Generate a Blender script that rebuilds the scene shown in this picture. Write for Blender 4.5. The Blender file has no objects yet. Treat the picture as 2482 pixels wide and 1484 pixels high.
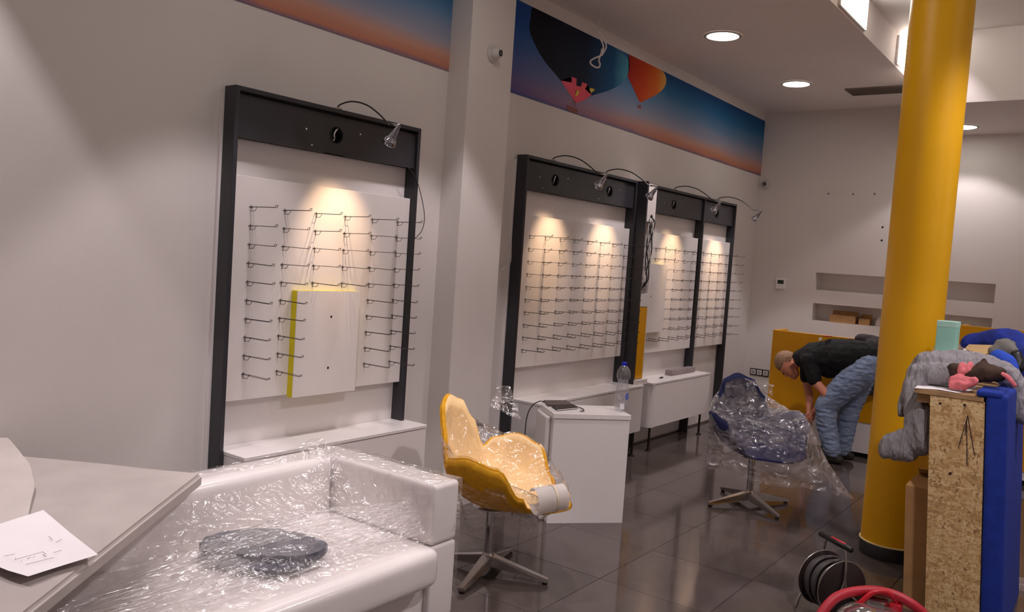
import bpy, bmesh, math, random
from mathutils import Vector, Matrix, noise as mnoise
random.seed(7)
S = bpy.context.scene
COL = S.collection
# ------------------------------------------------------------------ camera
FPX, ROLL, PITCH, YAW, EYE = 2009.25, 0.0675504, -0.0601621, 0.6331555, 1.65
IW, IH = 2482.0, 1484.0
def _axes():
    right = Vector((math.cos(YAW), math.sin(YAW), 0)); f0 = Vector((-math.sin(YAW), math.cos(YAW), 0)); u0 = Vector((0, 0, 1))
    fwd = math.cos(PITCH)*f0 + math.sin(PITCH)*u0
    up = -math.sin(PITCH)*f0 + math.cos(PITCH)*u0
    r = math.cos(ROLL)*right + math.sin(ROLL)*up
    u = -math.sin(ROLL)*right + math.cos(ROLL)*up
    return r, u, fwd
AR, AU, AF = _axes()
EYEP = Vector((0, 0, EYE))
cam_d = bpy.data.cameras.new('camera'); cam = bpy.data.objects.new('camera', cam_d); COL.objects.link(cam)
cam.matrix_world = Matrix(((AR.x, AU.x, -AF.x, 0), (AR.y, AU.y, -AF.y, 0), (AR.z, AU.z, -AF.z, EYE), (0, 0, 0, 1)))
cam_d.sensor_fit = 'HORIZONTAL'; cam_d.sensor_width = 36.0; cam_d.lens = FPX*36.0/IW
cam_d.clip_start = 0.05; cam_d.clip_end = 60
S.camera = cam
# ------------------------------------------------------------------ world, exposure
S.view_settings.view_transform = 'Standard'; S.view_settings.look = 'None'
S.view_settings.gamma = 1.0; S.view_settings.use_curve_mapping = False
S.view_settings.exposure = 0.22
wd = bpy.data.worlds.new('world'); S.world = wd; wd.use_nodes = True
wd.node_tree.nodes['Background'].inputs[0].default_value = (0.8, 0.85, 1.0, 1)
wd.node_tree.nodes['Background'].inputs[1].default_value = 0.05
WARM = (1.0, 0.905, 0.945)      # ceiling downlights
HALO = (1.0, 0.66, 0.40)      # little halogen spots on the displays
P_DOWN, P_SPOT = 96.0, 19.0
# ------------------------------------------------------------------ pixel -> point helpers
def ray(px, py):
    return AF + AR*((px-IW/2)/FPX) - AU*((py-IH/2)/FPX)
def atZ(px, py, z=0.0):
    d = ray(px, py); return EYEP + d*((z-EYE)/d.z)
def atX(px, py, x):
    d = ray(px, py); return EYEP + d*(x/d.x)
def atY(px, py, y):
    d = ray(px, py); return EYEP + d*(y/d.y)
def atD(px, py, D):
    return EYEP + ray(px, py)*D
# ------------------------------------------------------------------ materials
def lin(c):
    return tuple(((v/255.0)/12.92 if v/255.0 <= 0.04045 else ((v/255.0+0.055)/1.055)**2.4) for v in c)
MATS = {}
def mat(name, rgb, rough=0.6, metal=0.0, var=0.05, vscale=6.0, bump=0.0, bscale=60.0, coat=0.0, spec=0.5, trans=0.0, ior=1.45, alpha=1.0, emit=0.0, rgb2=None, stretch=None, coat_rough=0.1, bdist=0.01, subs=0.0):
    if name in MATS: return MATS[name]
    m = bpy.data.materials.new(name); m.use_nodes = True; nt = m.node_tree; N = nt.nodes; L = nt.links
    b = N['Principled BSDF']
    tc = N.new('ShaderNodeTexCoord'); mp = N.new('ShaderNodeMapping'); L.new(tc.outputs['Object'], mp.inputs[0])
    if stretch: mp.inputs['Scale'].default_value = stretch
    nz = N.new('ShaderNodeTexNoise'); nz.inputs['Scale'].default_value = vscale; nz.inputs['Detail'].default_value = 4
    L.new(mp.outputs[0], nz.inputs['Vector'])
    cr = N.new('ShaderNodeValToRGB')
    c = lin(rgb); c2 = lin(rgb2) if rgb2 else tuple(max(0, v*(1-2*var)) for v in c)
    c1 = c if rgb2 else tuple(min(1, v*(1+var)) for v in c)
    cr.color_ramp.elements[0].position = 0.35; cr.color_ramp.elements[1].position = 0.65
    cr.color_ramp.elements[0].color = (*c2, 1); cr.color_ramp.elements[1].color = (*c1, 1)
    L.new(nz.outputs['Fac'], cr.inputs[0]); L.new(cr.outputs[0], b.inputs['Base Color'])
    b.inputs['Roughness'].default_value = rough; b.inputs['Metallic'].default_value = metal
    b.inputs['Specular IOR Level'].default_value = spec; b.inputs['IOR'].default_value = ior
    b.inputs['Coat Weight'].default_value = coat; b.inputs['Coat Roughness'].default_value = coat_rough
    b.inputs['Transmission Weight'].default_value = trans; b.inputs['Alpha'].default_value = alpha
    b.inputs['Subsurface Weight'].default_value = subs
    if emit:
        L.new(cr.outputs[0], b.inputs['Emission Color']); b.inputs['Emission Strength'].default_value = emit
    if bump:
        n2 = N.new('ShaderNodeTexNoise'); n2.inputs['Scale'].default_value = bscale; n2.inputs['Detail'].default_value = 3
        L.new(mp.outputs[0], n2.inputs['Vector'])
        bp = N.new('ShaderNodeBump'); bp.inputs['Strength'].default_value = bump; bp.inputs['Distance'].default_value = bdist
        L.new(n2.outputs['Fac'], bp.inputs['Height']); L.new(bp.outputs[0], b.inputs['Normal'])
    MATS[name] = m
    return m
def film(name, dens=0.25, tint=(235, 228, 226), bscale=14.0, bump=0.7, rough=0.16, stretch=(1, 1, 1), milky=0.35, spec_gain=1.0, bd=0.03):
    """thin clear plastic film: mostly see-through, glossy, crinkled"""
    m = bpy.data.materials.new(name); m.use_nodes = True; nt = m.node_tree; N = nt.nodes; L = nt.links
    for n in list(N): N.remove(n)
    out = N.new('ShaderNodeOutputMaterial')
    tc = N.new('ShaderNodeTexCoord'); mp = N.new('ShaderNodeMapping'); mp.inputs['Scale'].default_value = stretch
    L.new(tc.outputs['Object'], mp.inputs[0])
    nz = N.new('ShaderNodeTexNoise'); nz.inputs['Scale'].default_value = bscale; nz.inputs['Detail'].default_value = 1.5; nz.inputs['Distortion'].default_value = 0.6
    L.new(mp.outputs[0], nz.inputs['Vector'])
    bp = N.new('ShaderNodeBump'); bp.inputs['Strength'].default_value = bump; bp.inputs['Distance'].default_value = bd
    L.new(nz.outputs['Fac'], bp.inputs['Height'])
    tr = N.new('ShaderNodeBsdfTransparent'); tr.inputs[0].default_value = (0.99, 0.985, 0.985, 1)
    df = N.new('ShaderNodeBsdfTranslucent'); df.inputs[0].default_value = (*lin(tint), 1)
    d2 = N.new('ShaderNodeBsdfDiffuse'); d2.inputs[0].default_value = (*lin(tint), 1)
    gl = N.new('ShaderNodeBsdfGlossy'); gl.inputs['Roughness'].default_value = rough; gl.inputs[0].default_value = (1, 1, 1, 1)
    L.new(bp.outputs[0], gl.inputs['Normal']); L.new(bp.outputs[0], d2.inputs['Normal'])
    mx0 = N.new('ShaderNodeMixShader'); mx0.inputs[0].default_value = 0.5
    L.new(df.outputs[0], mx0.inputs[1]); L.new(d2.outputs[0], mx0.inputs[2])
    # milkiness varies with the folds
    n3 = N.new('ShaderNodeTexNoise'); n3.inputs['Scale'].default_value = bscale*0.45; n3.inputs['Detail'].default_value = 6
    L.new(mp.outputs[0], n3.inputs['Vector'])
    cr = N.new('ShaderNodeMapRange'); cr.inputs[1].default_value = 0.35; cr.inputs[2].default_value = 0.75; cr.inputs[3].default_value = dens*0.3; cr.inputs[4].default_value = min(1, dens+milky)
    L.new(n3.outputs['Fac'], cr.inputs[0])
    mx1 = N.new('ShaderNodeMixShader'); L.new(cr.outputs[0], mx1.inputs[0]); L.new(tr.outputs[0], mx1.inputs[1]); L.new(mx0.outputs[0], mx1.inputs[2])
    fr = N.new('ShaderNodeLayerWeight'); fr.inputs[0].default_value = 0.5
    pw = N.new('ShaderNodeMath'); pw.operation = 'POWER'; pw.inputs[1].default_value = 4.0; L.new(fr.outputs['Facing'], pw.inputs[0])
    ml = N.new('ShaderNodeMath'); ml.operation = 'MULTIPLY_ADD'; ml.inputs[1].default_value = 0.45*spec_gain; ml.inputs[2].default_value = 0.07*spec_gain; ml.use_clamp = True
    L.new(pw.outputs[0], ml.inputs[0])
    mx2 = N.new('ShaderNodeMixShader'); L.new(ml.outputs[0], mx2.inputs[0]); L.new(mx1.outputs[0], mx2.inputs[1]); L.new(gl.outputs[0], mx2.inputs[2])
    L.new(mx2.outputs[0], out.inputs[0])
    MATS[name] = m
    return m
# ------------------------------------------------------------------ mesh helpers
def BM(): return bmesh.new()
def bx(bm, x0, x1, y0, y1, z0, z1, bev=0.0, seg=2):
    t = bmesh.new()
    bmesh.ops.create_cube(t, size=1.0)
    for v in t.verts:
        v.co = Vector((x0+(v.co.x+.5)*(x1-x0), y0+(v.co.y+.5)*(y1-y0), z0+(v.co.z+.5)*(z1-z0)))
    if bev: bmesh.ops.bevel(t, geom=t.edges[:], offset=bev, segments=seg, profile=0.6, affect='EDGES')
    merge(bm, t); return bm
def merge(bm, t, M=None):
    if M is not None: bmesh.ops.transform(t, matrix=M, verts=t.verts[:])
    me = bpy.data.meshes.new('t'); t.to_mesh(me); t.free(); bm.from_mesh(me); bpy.data.meshes.remove(me)
def hexa(bm, b, t):
    """solid from four bottom and four top points"""
    vs = [bm.verts.new(p) for p in list(b)+list(t)]
    for f in ((3, 2, 1, 0), (4, 5, 6, 7), (0, 1, 5, 4), (1, 2, 6, 5), (2, 3, 7, 6), (3, 0, 4, 7)):
        bm.faces.new([vs[i] for i in f])
    bmesh.ops.recalc_face_normals(bm, faces=bm.faces[:]); return bm
def prism(bm, pts, off):
    """polygon pts (Vectors) extruded by vector off"""
    a = [bm.verts.new(p) for p in pts]; b = [bm.verts.new(Vector(p)+off) for p in pts]; n = len(pts)
    bm.faces.new(a); bm.faces.new(b[::-1])
    for i in range(n): bm.faces.new((a[i], b[i], b[(i+1) % n], a[(i+1) % n]))
    bmesh.ops.recalc_face_normals(bm, faces=bm.faces[:]); return bm
def smooth_path(pts, n=6):
    P = [Vector(p) for p in pts]; out = []
    for i in range(len(P)-1):
        p0 = P[max(i-1, 0)]; p1 = P[i]; p2 = P[i+1]; p3 = P[min(i+2, len(P)-1)]
        for k in range(n):
            t = k/n
            out.append(0.5*((2*p1)+(-p0+p2)*t+(2*p0-5*p1+4*p2-p3)*t*t+(-p0+3*p1-3*p2+p3)*t**3))
    out.append(P[-1]); return out
def tube(bm, pts, r, seg=8, cap=True):
    P = [Vector(p) for p in pts]; rs = r if isinstance(r, (list, tuple)) else [r]*len(P)
    rings = []; prev = None
    for i, p in enumerate(P):
        d = (P[min(i+1, len(P)-1)]-P[max(i-1, 0)])
        d = d.normalized() if d.length > 1e-9 else Vector((0, 0, 1))
        if prev is None:
            a = d.orthogonal().normalized()
        else:
            a = prev-d*prev.dot(d); a = a.normalized() if a.length > 1e-6 else d.orthogonal().normalized()
        prev = a; b = d.cross(a)
        rings.append([bm.verts.new(p+(a*math.cos(2*math.pi*k/seg)+b*math.sin(2*math.pi*k/seg))*rs[i]) for k in range(seg)])
    for i in range(len(rings)-1):
        for k in range(seg):
            bm.faces.new((rings[i][k], rings[i][(k+1) % seg], rings[i+1][(k+1) % seg], rings[i+1][k]))
    if cap:
        bm.faces.new(rings[0][::-1]); bm.faces.new(rings[-1])
    return bm
def lathe(bm, prof, c=(0, 0, 0), seg=32, M=None):
    t = bmesh.new(); rings = []
    for r, z in prof:
        if r < 1e-6: rings.append([t.verts.new((0, 0, z))])
        else: rings.append([t.verts.new((r*math.cos(2*math.pi*k/seg), r*math.sin(2*math.pi*k/seg), z)) for k in range(seg)])
    for i in range(len(rings)-1):
        A, B = rings[i], rings[i+1]
        for k in range(seg):
            k2 = (k+1) % seg
            if len(A) == 1 and len(B) == 1: continue
            if len(A) == 1: t.faces.new((A[0], B[k], B[k2]))
            elif len(B) == 1: t.faces.new((A[k], B[0], A[k2]))
            else: t.faces.new((A[k], B[k], B[k2], A[k2]))
    bmesh.ops.recalc_face_normals(t, faces=t.faces[:])
    merge(bm, t, M if M is not None else Matrix.Translation(Vector(c))); return bm
def aim(p, q):
    """matrix putting local -Z from p toward q"""
    return Matrix.Translation(Vector(p)) @ (Vector(q)-Vector(p)).to_track_quat('-Z', 'Y').to_matrix().to_4x4()
def sheet(bm, f, nu, nv, closed_u=False):
    vs = [[bm.verts.new(f(i/(nu if closed_u else nu-1), j/(nv-1))) for i in range(nu)] for j in range(nv)]
    for j in range(nv-1):
        for i in range(nu if closed_u else nu-1):
            i2 = (i+1) % nu
            bm.faces.new((vs[j][i], vs[j][i2], vs[j+1][i2], vs[j+1][i]))
    return vs
# ------------------------------------------------------------------ object helpers
WM = {}
def thing(name, label, cat, loc=(0, 0, 0), rotz=0.0, group=None):
    o = bpy.data.objects.new(name, None); COL.objects.link(o); o.empty_display_size = 0.1
    o.location = loc; o.rotation_euler = (0, 0, rotz); o['label'] = label; o['category'] = cat
    if group: o['group'] = group
    WM[o.name] = Matrix.Translation(Vector(loc)) @ Matrix.Rotation(rotz, 4, 'Z')
    return o
def obj(name, bm, m, parent=None, smooth=False, world=True, angle=None):
    me = bpy.data.meshes.new(name)
    if isinstance(bm, bpy.types.Mesh): me = bm
    else: bm.to_mesh(me); bm.free()
    o = bpy.data.objects.new(name, me); COL.objects.link(o)
    if m is not None:
        if isinstance(bm, bpy.types.Mesh): me.materials.clear()
        for q in (m if isinstance(m, (list, tuple)) else [m]): me.materials.append(q)
    if smooth:
        for p in me.polygons: p.use_smooth = True
        if angle:
            me.set_sharp_from_angle(angle=math.radians(angle))
    if parent is not None:
        o.parent = parent; W = WM[parent.name]
        if world: me.transform(W.inverted())
        WM[o.name] = W
    else: WM[o.name] = Matrix.Identity(4)
    return o
def tag(o, label, cat, group=None):
    o['label'] = label; o['category'] = cat
    if group: o['group'] = group
    return o
def struct(name, bm, m, label=None, parent=None, smooth=False):
    o = obj(name, bm, m, parent, smooth); o['kind'] = 'structure'
    if label: o['label'] = label
    return o
def bake(o):
    dg = bpy.context.evaluated_depsgraph_get(); dg.update()
    me = bpy.data.meshes.new_from_object(o.evaluated_get(dg)); o.modifiers.clear(); old = o.data; o.data = me
    bpy.data.meshes.remove(old); return o
def blob(name, chains, m, parent=None, voxel=0.01, sm=6, wr=0.0, wscale=0.06, deci=None, squash=None, wst=(1, 1, 1)):
    """union of tapered capsules -> one continuous skin; chains = [[(point, radius), ...], ...]"""
    bm = BM()
    for ch in chains:
        for i, (p, r) in enumerate(ch):
            t = bmesh.new(); bmesh.ops.create_icosphere(t, subdivisions=2, radius=r); merge(bm, t, Matrix.Translation(Vector(p)))
            if i+1 < len(ch):
                q, r2 = ch[i+1]; p = Vector(p); q = Vector(q)
                if (q-p).length > 1e-4:
                    tube(bm, [p, q], [r, r2], 14)
    me = bpy.data.meshes.new(name); bm.to_mesh(me); bm.free()
    o = bpy.data.objects.new(name, me); COL.objects.link(o); me.materials.append(m)
    if squash:
        o.data.transform(squash)
    rm = o.modifiers.new('r', 'REMESH'); rm.mode = 'VOXEL'; rm.voxel_size = voxel; rm.use_smooth_shade = True
    s = o.modifiers.new('s', 'SMOOTH'); s.iterations = sm; s.factor = 0.5
    bake(o)
    if wr:
        for v in o.data.vertices:
            c = Vector((v.co.x*wst[0], v.co.y*wst[1], v.co.z*wst[2]))/wscale
            d = mnoise.noise(c)+0.5*mnoise.noise(c*2.1+Vector((3, 1, 7)))
            ridge = 1-abs(mnoise.noise(c*0.8+Vector((9, 2, 4))))*2
            v.co += v.normal*wr*(0.6*d+0.7*ridge)
    for p in o.data.polygons: p.use_smooth = True
    if parent is not None:
        o.parent = parent; o.data.transform(WM[parent.name].inverted()); WM[o.name] = WM[parent.name]
    else: WM[o.name] = Matrix.Identity(4)
    return o
def spot(name, loc, target, power, color, size_deg, blend, radius, parent=None):
    l = bpy.data.lights.new(name, 'SPOT'); l.energy = power; l.color = color; l.spot_size = math.radians(size_deg); l.spot_blend = blend; l.shadow_soft_size = radius
    o = bpy.data.objects.new(name, l); COL.objects.link(o)
    M = aim(loc, target)
    if parent is not None:
        o.parent = parent; o.matrix_local = WM[parent.name].inverted() @ M
    else: o.matrix_world = M
    return o
# ------------------------------------------------------------------ shared materials
M_wall = mat('painted_wall', (226, 219, 215), 0.75, var=0.012, vscale=1.5, bump=0.05, bscale=220)
M_ceil = mat('ceiling_paint', (238, 229, 225), 0.8, var=0.012, vscale=1.2)
M_white = mat('white_laminate', (236, 230, 228), 0.28, var=0.01, vscale=2.0, coat=0.25)
M_board = mat('white_display_board', (236, 229, 226), 0.42, var=0.008)
M_dark = mat('charcoal_laminate', (52, 51, 56), 0.32, var=0.06, vscale=3.0)
M_yel = mat('yellow_lacquer', (226, 160, 0), 0.35, var=0.03, vscale=2.0)
M_yelc = mat('yellow_pillar_paint', (240, 178, 2), 0.42, var=0.03, vscale=1.2)
M_lemon = mat('lemon_edge', (232, 216, 0), 0.4, var=0.03)
M_wire = mat('dark_wire', (66, 60, 58), 0.35, 0.7, var=0.05)
M_black = mat('black_plastic', (22, 21, 23), 0.4, var=0.1)
M_chrome = mat('chrome', (205, 205, 210), 0.12, 1.0, var=0.04)
M_alu = mat('polished_aluminium', (190, 185, 182), 0.22, 1.0, var=0.06)
M_cable = mat('black_cable', (28, 26, 27), 0.5, var=0.1)
M_wcable = mat('white_cable', (235, 228, 224), 0.45, var=0.03)
M_card = mat('cardboard', (176, 134, 88), 0.85, var=0.06, vscale=9)
M_paper = mat('paper', (244, 238, 240), 0.7, var=0.01)
M_ink = mat('printed_ink', (120, 116, 128), 0.7, var=0.1)
M_lamp = mat('lamp_glow', (255, 250, 240), 0.5, var=0.0, emit=14.0)
M_hole = mat('dark_recess', (16, 15, 16), 0.8, var=0.1)
M_film = film('clear_film', 0.10, bscale=16, bump=1.0, milky=0.30, rough=0.22, spec_gain=2.0, bd=0.07)
M_film2 = film('milky_film', 0.22, bscale=24, bump=1.0, milky=0.4, rough=0.22, spec_gain=2.0, bd=0.05)

# ================================================================== ROOM
XW, YB, ZC = -3.52, 9.5, 3.5        # left wall, back wall, ceiling
XR, YF = 4.2, -2.2                   # right wall, shop front behind the camera
# floor: slab and polished tiles
b = BM(); bx(b, XW-0.15, XR+0.15, YF-0.15, YB+0.35, -0.12, -0.006)
floor = struct('floor', b, mat('grout', (46, 41, 39), 0.7), 'dark polished tiled floor')
M_tile = mat('polished_tile', (86, 76, 72), 0.085, var=0.10, vscale=2.2, spec=0.62, bump=0.012, bscale=7, coat=0.0)
TS = 0.6; b = BM(); g = 0.0016
bx(b, g, TS-g, g, TS-g, -0.012, 0.0)
tile_me = bpy.data.meshes.new('floor_tile'); b.to_mesh(tile_me); b.free(); tile_me.materials.append(M_tile)
x0 = -1.465-TS*4; k = 0
while x0 < XR:
    y0 = -2.25
    while y0 < YB:
        xa, xb_, ya, yb_ = max(x0, XW), min(x0+TS, XR), max(y0, YF), min(y0+TS, YB)
        if xb_-xa > 0.02 and yb_-ya > 0.02:
            o = bpy.data.objects.new('floor_tile', tile_me); COL.objects.link(o); o.parent = floor
            o.location = (xa, ya, random.uniform(-0.0004, 0.0)); o.scale = ((xb_-xa)/TS, (yb_-ya)/TS, 1)
            k += 1
        y0 += TS
    x0 += TS
# left wall
b = BM(); bx(b, XW-0.15, XW, YF-0.15, YB+0.35, 0, 4.0); struct('wall_left', b, M_wall, 'long white wall carrying the display frames')
# plastered column on the left wall
b = BM(); bx(b, XW, -3.352, 3.955, 4.388, 0, ZC); struct('wall_column', b, M_wall, 'white plastered column projecting from the left wall')
# back wall with two long niches (built from blocks around the openings)
NX0, NX1 = -2.79, -1.03
b = BM(); D0, D1 = YB, YB+0.30
bx(b, XW, XR, D0, D1, 0, 1.157); bx(b, XW, XR, D0, D1, 1.352, 1.503); bx(b, XW, XR, D0, D1, 1.696, 4.0)
for z0, z1 in ((1.157, 1.352), (1.503, 1.696)):
    bx(b, XW, NX0, D0, D1, z0, z1); bx(b, NX1, XR, D0, D1, z0, z1); bx(b, NX0, NX1, D0+0.2, D1, z0, z1)
struct('wall_back', b, M_wall, 'white back wall with two long horizontal niches')
b = BM(); bx(b, XR, XR+0.15, YF-0.15, YB+0.35, 0, 4.0); struct('wall_right', b, M_wall)
b = BM(); bx(b, XW, XR, YF-0.15, YF, 0, 4.0); struct('wall_front', b, M_wall)
# ceiling with a long recess on the right
RX0, RX1, RY0, RY1, RZ = -1.755, 1.6, -0.4, 9.0, 3.78
b = BM()
bx(b, XW, RX0, YF, YB, ZC, ZC+0.12); bx(b, RX1, XR, YF, YB, ZC, ZC+0.12)
bx(b, RX0, RX1, YF, RY0, ZC, ZC+0.12); bx(b, RX0, RX1, RY1, YB, ZC, ZC+0.12)
bx(b, RX0-0.05, RX0, RY0, RY1, ZC+0.12, RZ); bx(b, RX1, RX1+0.05, RY0, RY1, ZC+0.12, RZ)
bx(b, RX0, RX1, RY0-0.05, RY0, ZC+0.12, RZ); bx(b, RX0, RX1, RY1, RY1+0.05, ZC+0.12, RZ)
bx(b, RX0-0.05, RX1+0.05, RY0-0.05, RY1+0.05, RZ, RZ+0.1)
struct('ceiling', b, M_ceil, 'white suspended ceiling with a long recess')
# lowered bulkhead at the back on the right
b = BM(); bx(b, -1.69, XR, 7.82, YB, 3.18, RZ-0.002); struct('ceiling_bulkhead', b, M_ceil, 'lowered ceiling box in front of the back wall')
# slot in the ceiling (air grille)
b = BM(); p0 = atZ(2058, 223, ZC); p1 = atZ(2190, 214, ZC)
bx(b, p0.x, p1.x+0.25, p0.y-0.17, p0.y+0.17, ZC-0.006, ZC-0.001)
for i in range(9):
    bx(b, p0.x, p1.x+0.25, p0.y-0.15+i*0.035, p0.y-0.145+i*0.035, ZC-0.014, ZC-0.006)
tag(obj('air_grille', b, mat('grille_grey', (140, 128, 120), 0.6)), 'grey slotted air grille set flush in the ceiling', 'vent')

# ------------------------------------------------------------------ ceiling downlights
def downlight(x, y, z, label, power=P_DOWN, r=0.125, visible=True, ang=70, blend=0.22):
    t = thing('ceiling_downlight', label, 'downlight', (x, y, z), 0, 'round recessed ceiling downlights')
    b = BM(); lathe(b, [(r+0.022, -0.001), (r+0.022, -0.006), (r+0.016, -0.009), (r, -0.009), (r, -0.001)], (x, y, z), 40)
    obj('trim_ring', b, mat('downlight_ring', (196, 190, 186), 0.4), t, True, angle=40)
    b = BM(); lathe(b, [(0, -0.004), (r, -0.004), (r, -0.002), (0, -0.002)], (x, y, z), 40)
    obj('lens', b, M_lamp, t)
    spot('downlight_bulb', (x, y, z-0.02), (x, y, 0), power, WARM, ang, blend, 0.09, t)
    return t
for i, (x, y) in enumerate(((-3.2, 0.78), (-2.60, 2.25), (-2.65, 3.60), (-2.73, 6.29), (-2.73, 8.12))):
    downlight(x, y, ZC, ('round white downlight in the ceiling above the shop-front end of the wall', 'round white downlight in the ceiling above the wrapped sofa', 'round white downlight in the ceiling above the white plastered column', 'glowing round downlight in the ceiling above the two-lamp display frame', 'glowing round downlight in the ceiling in front of the grey air grille')[i], 120 if i == 0 else P_DOWN, blend=0.08 if i == 0 else 0.22)
def fill_globe(x, y, z, label, power):  # globe lamps added out of view to supply the room's general light
    t = thing('fill_globe_lamp', label, 'added fill lamp', (x, y, z), 0, 'added fill globes on the unseen right side')
    b = BM(); tube(b, [(x, y, z+0.13), (x, y, ZC)], 0.004, 8); obj('cord', b, M_cable, t)
    b = BM(); lathe(b, [(0, 0), (0.05, 0), (0.05, -0.02), (0, -0.025)], (x, y, ZC), 24); obj('rose', b, M_white, t, True, angle=40)
    b = BM(); tt = bmesh.new(); bmesh.ops.create_uvsphere(tt, u_segments=28, v_segments=16, radius=0.13); merge(b, tt, Matrix.Translation((x, y, z))); obj('globe', b, mat('fill_globe_glow', (255, 246, 238), 0.4, var=0, emit=0.5), t, True)
    l = bpy.data.lights.new('fill_bulb', 'POINT'); l.energy = power; l.color = WARM; l.shadow_soft_size = 0.14
    o = bpy.data.objects.new('fill_bulb', l); COL.objects.link(o); o.parent = t; o.location = (0, 0, -0.30)
for y, n in ((0.8, 'at the shop-front end of the right side'), (3.5, 'in the middle of the right side'), (6.3, 'at the back of the right side')):
    fill_globe(2.6, y, 2.75, 'added unseen globe fill lamp '+n, 11)
for y, n, w in ((2.4, 'between the sofa and the pillar', 230), (5.0, 'beside the yellow pillar', 150)):  # extra recess lamps added out of frame to brighten sofa, pillar and stand
    downlight(0.35, y, RZ, 'added unseen fill downlight in the ceiling recess '+n, w, ang=120, blend=0.4)
downlight(-1.30, 7.60, RZ, 'small round downlight in the ceiling recess washing the lowered ceiling box', 26, r=0.06, ang=72, blend=0.25)
pl = atZ(2341, 307, 3.18)
downlight(pl.x-0.03, pl.y, 3.18, 'glowing round downlight under the lowered ceiling box by the yellow pillar', 34, ang=110)
# unlit round speaker in the recess ceiling
ps = atZ(2462, 94, RZ)
b = BM(); lathe(b, [(0, -0.012), (0.17, -0.012), (0.19, -0.006), (0.19, 0), (0, 0)], (ps.x, ps.y, RZ), 36)
tag(obj('ceiling_speaker', b, mat('speaker_grey', (120, 118, 118), 0.7), None, True, angle=40), 'flat grey round speaker on the recessed ceiling', 'speaker')
# glowing cove lamps on the side of the recess
def cove_lamp(ya, yb_, lab):
    t = thing('cove_light', lab, 'light panel', (RX0, ya, ZC), 0, 'light panels on the side of the ceiling recess')
    b = BM(); bx(b, RX0+0.001, RX0+0.02, ya, yb_, ZC+0.015, RZ-0.02, 0.004); obj('housing', b, M_white, t)
    b = BM(); bx(b, RX0+0.02, RX0+0.024, ya+0.015, yb_-0.015, ZC+0.025, RZ-0.03); obj('diffuser', b, M_lamp, t)
def yrec(px, py): return atX(px, py, RX0).y
cove_lamp(yrec(2030, 18), yrec(2092, 82), 'long glowing panel on the recess side farther from the pillar')
cove_lamp(yrec(2168, 160), yrec(2197, 190)+0.12, 'short glowing panel on the recess side half behind the pillar')
for y, n in ((1.2, 'level with the foam-wrapped slab'), (3.4, 'level with the yellow chair')):  # further panels added out of view as general fill light
    cove_lamp(y, y+0.7, 'added unseen fill panel on the side of the ceiling recess '+n)

# ------------------------------------------------------------------ yellow pillar
PX, PY, PR = -1.0, 5.40, 0.171
t = thing('round_pillar', 'thick round yellow pillar with a dark base ring', 'pillar', (PX, PY, 0))
b = BM(); lathe(b, [(PR, 0.088), (PR, RZ+0.01)], (PX, PY, 0), 64); obj('shaft', b, M_yelc, t, True)
b = BM(); lathe(b, [(PR+0.006, 0.0), (PR+0.006, 0.082), (PR+0.001, 0.088), (PR-0.01, 0.088)], (PX, PY, 0), 64); obj('base_ring', b, mat('dark_base', (38, 36, 36), 0.35), t, True, angle=40)
b = BM(); lathe(b, [(PR+0.0075, 0.083), (PR+0.0075, 0.089), (PR-0.002, 0.091)], (PX, PY, 0), 64); obj('edge_strip', b, mat('cream_strip', (246, 226, 170), 0.5), t, True, angle=40)

# ================================================================== DISPLAY FRAMES
XB = -3.445          # front of display boards
XF = -3.412          # front edge of dark frames
hook_bm = BM()
L_ = 0.195
for s in (-0.009, 0.009):
    tube(hook_bm, [(0, s, 0), (L_-0.012, s, 0.0), (L_-0.004, s*0.8, 0.0), (L_+0.004, s*0.6, 0.010)], 0.0014, 5)
tube(hook_bm, [(L_+0.004, -0.006, 0.010), (L_+0.004, 0.006, 0.010)], 0.0014, 5)
tube(hook_bm, [(0, 0, -0.020), (0.032, 0, -0.019), (0.048, 0, 0.0)], 0.0014, 5)
tube(hook_bm, [(0.048, -0.009, 0), (0.048, 0.009, 0)], 0.0014, 5)
tube(hook_bm, [(0.0015, -0.011, 0), (0.0015, 0.011, 0)], 0.0016, 5); tube(hook_bm, [(0.0015, 0, -0.022), (0.0015, 0, 0.008)], 0.0016, 5)
hook_me = bpy.data.meshes.new('hook'); hook_bm.to_mesh(hook_me); hook_bm.free(); hook_me.materials.append(M_wire)
ROWS = [1.803-0.0913*i for i in range(10)]
def add_hooks(board, ys, skip=lambda i, j: False):
    for i, y in enumerate(ys):
        for j, z in enumerate(ROWS):
            if skip(i, j): continue
            o = bpy.data.objects.new('hook', hook_me); COL.objects.link(o); o.parent = board
            o.location = WM[board.name].inverted() @ Vector((XB, y, z)); o.rotation_euler = (0, random.uniform(-0.02, 0.02), random.uniform(-0.03, 0.03))
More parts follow.
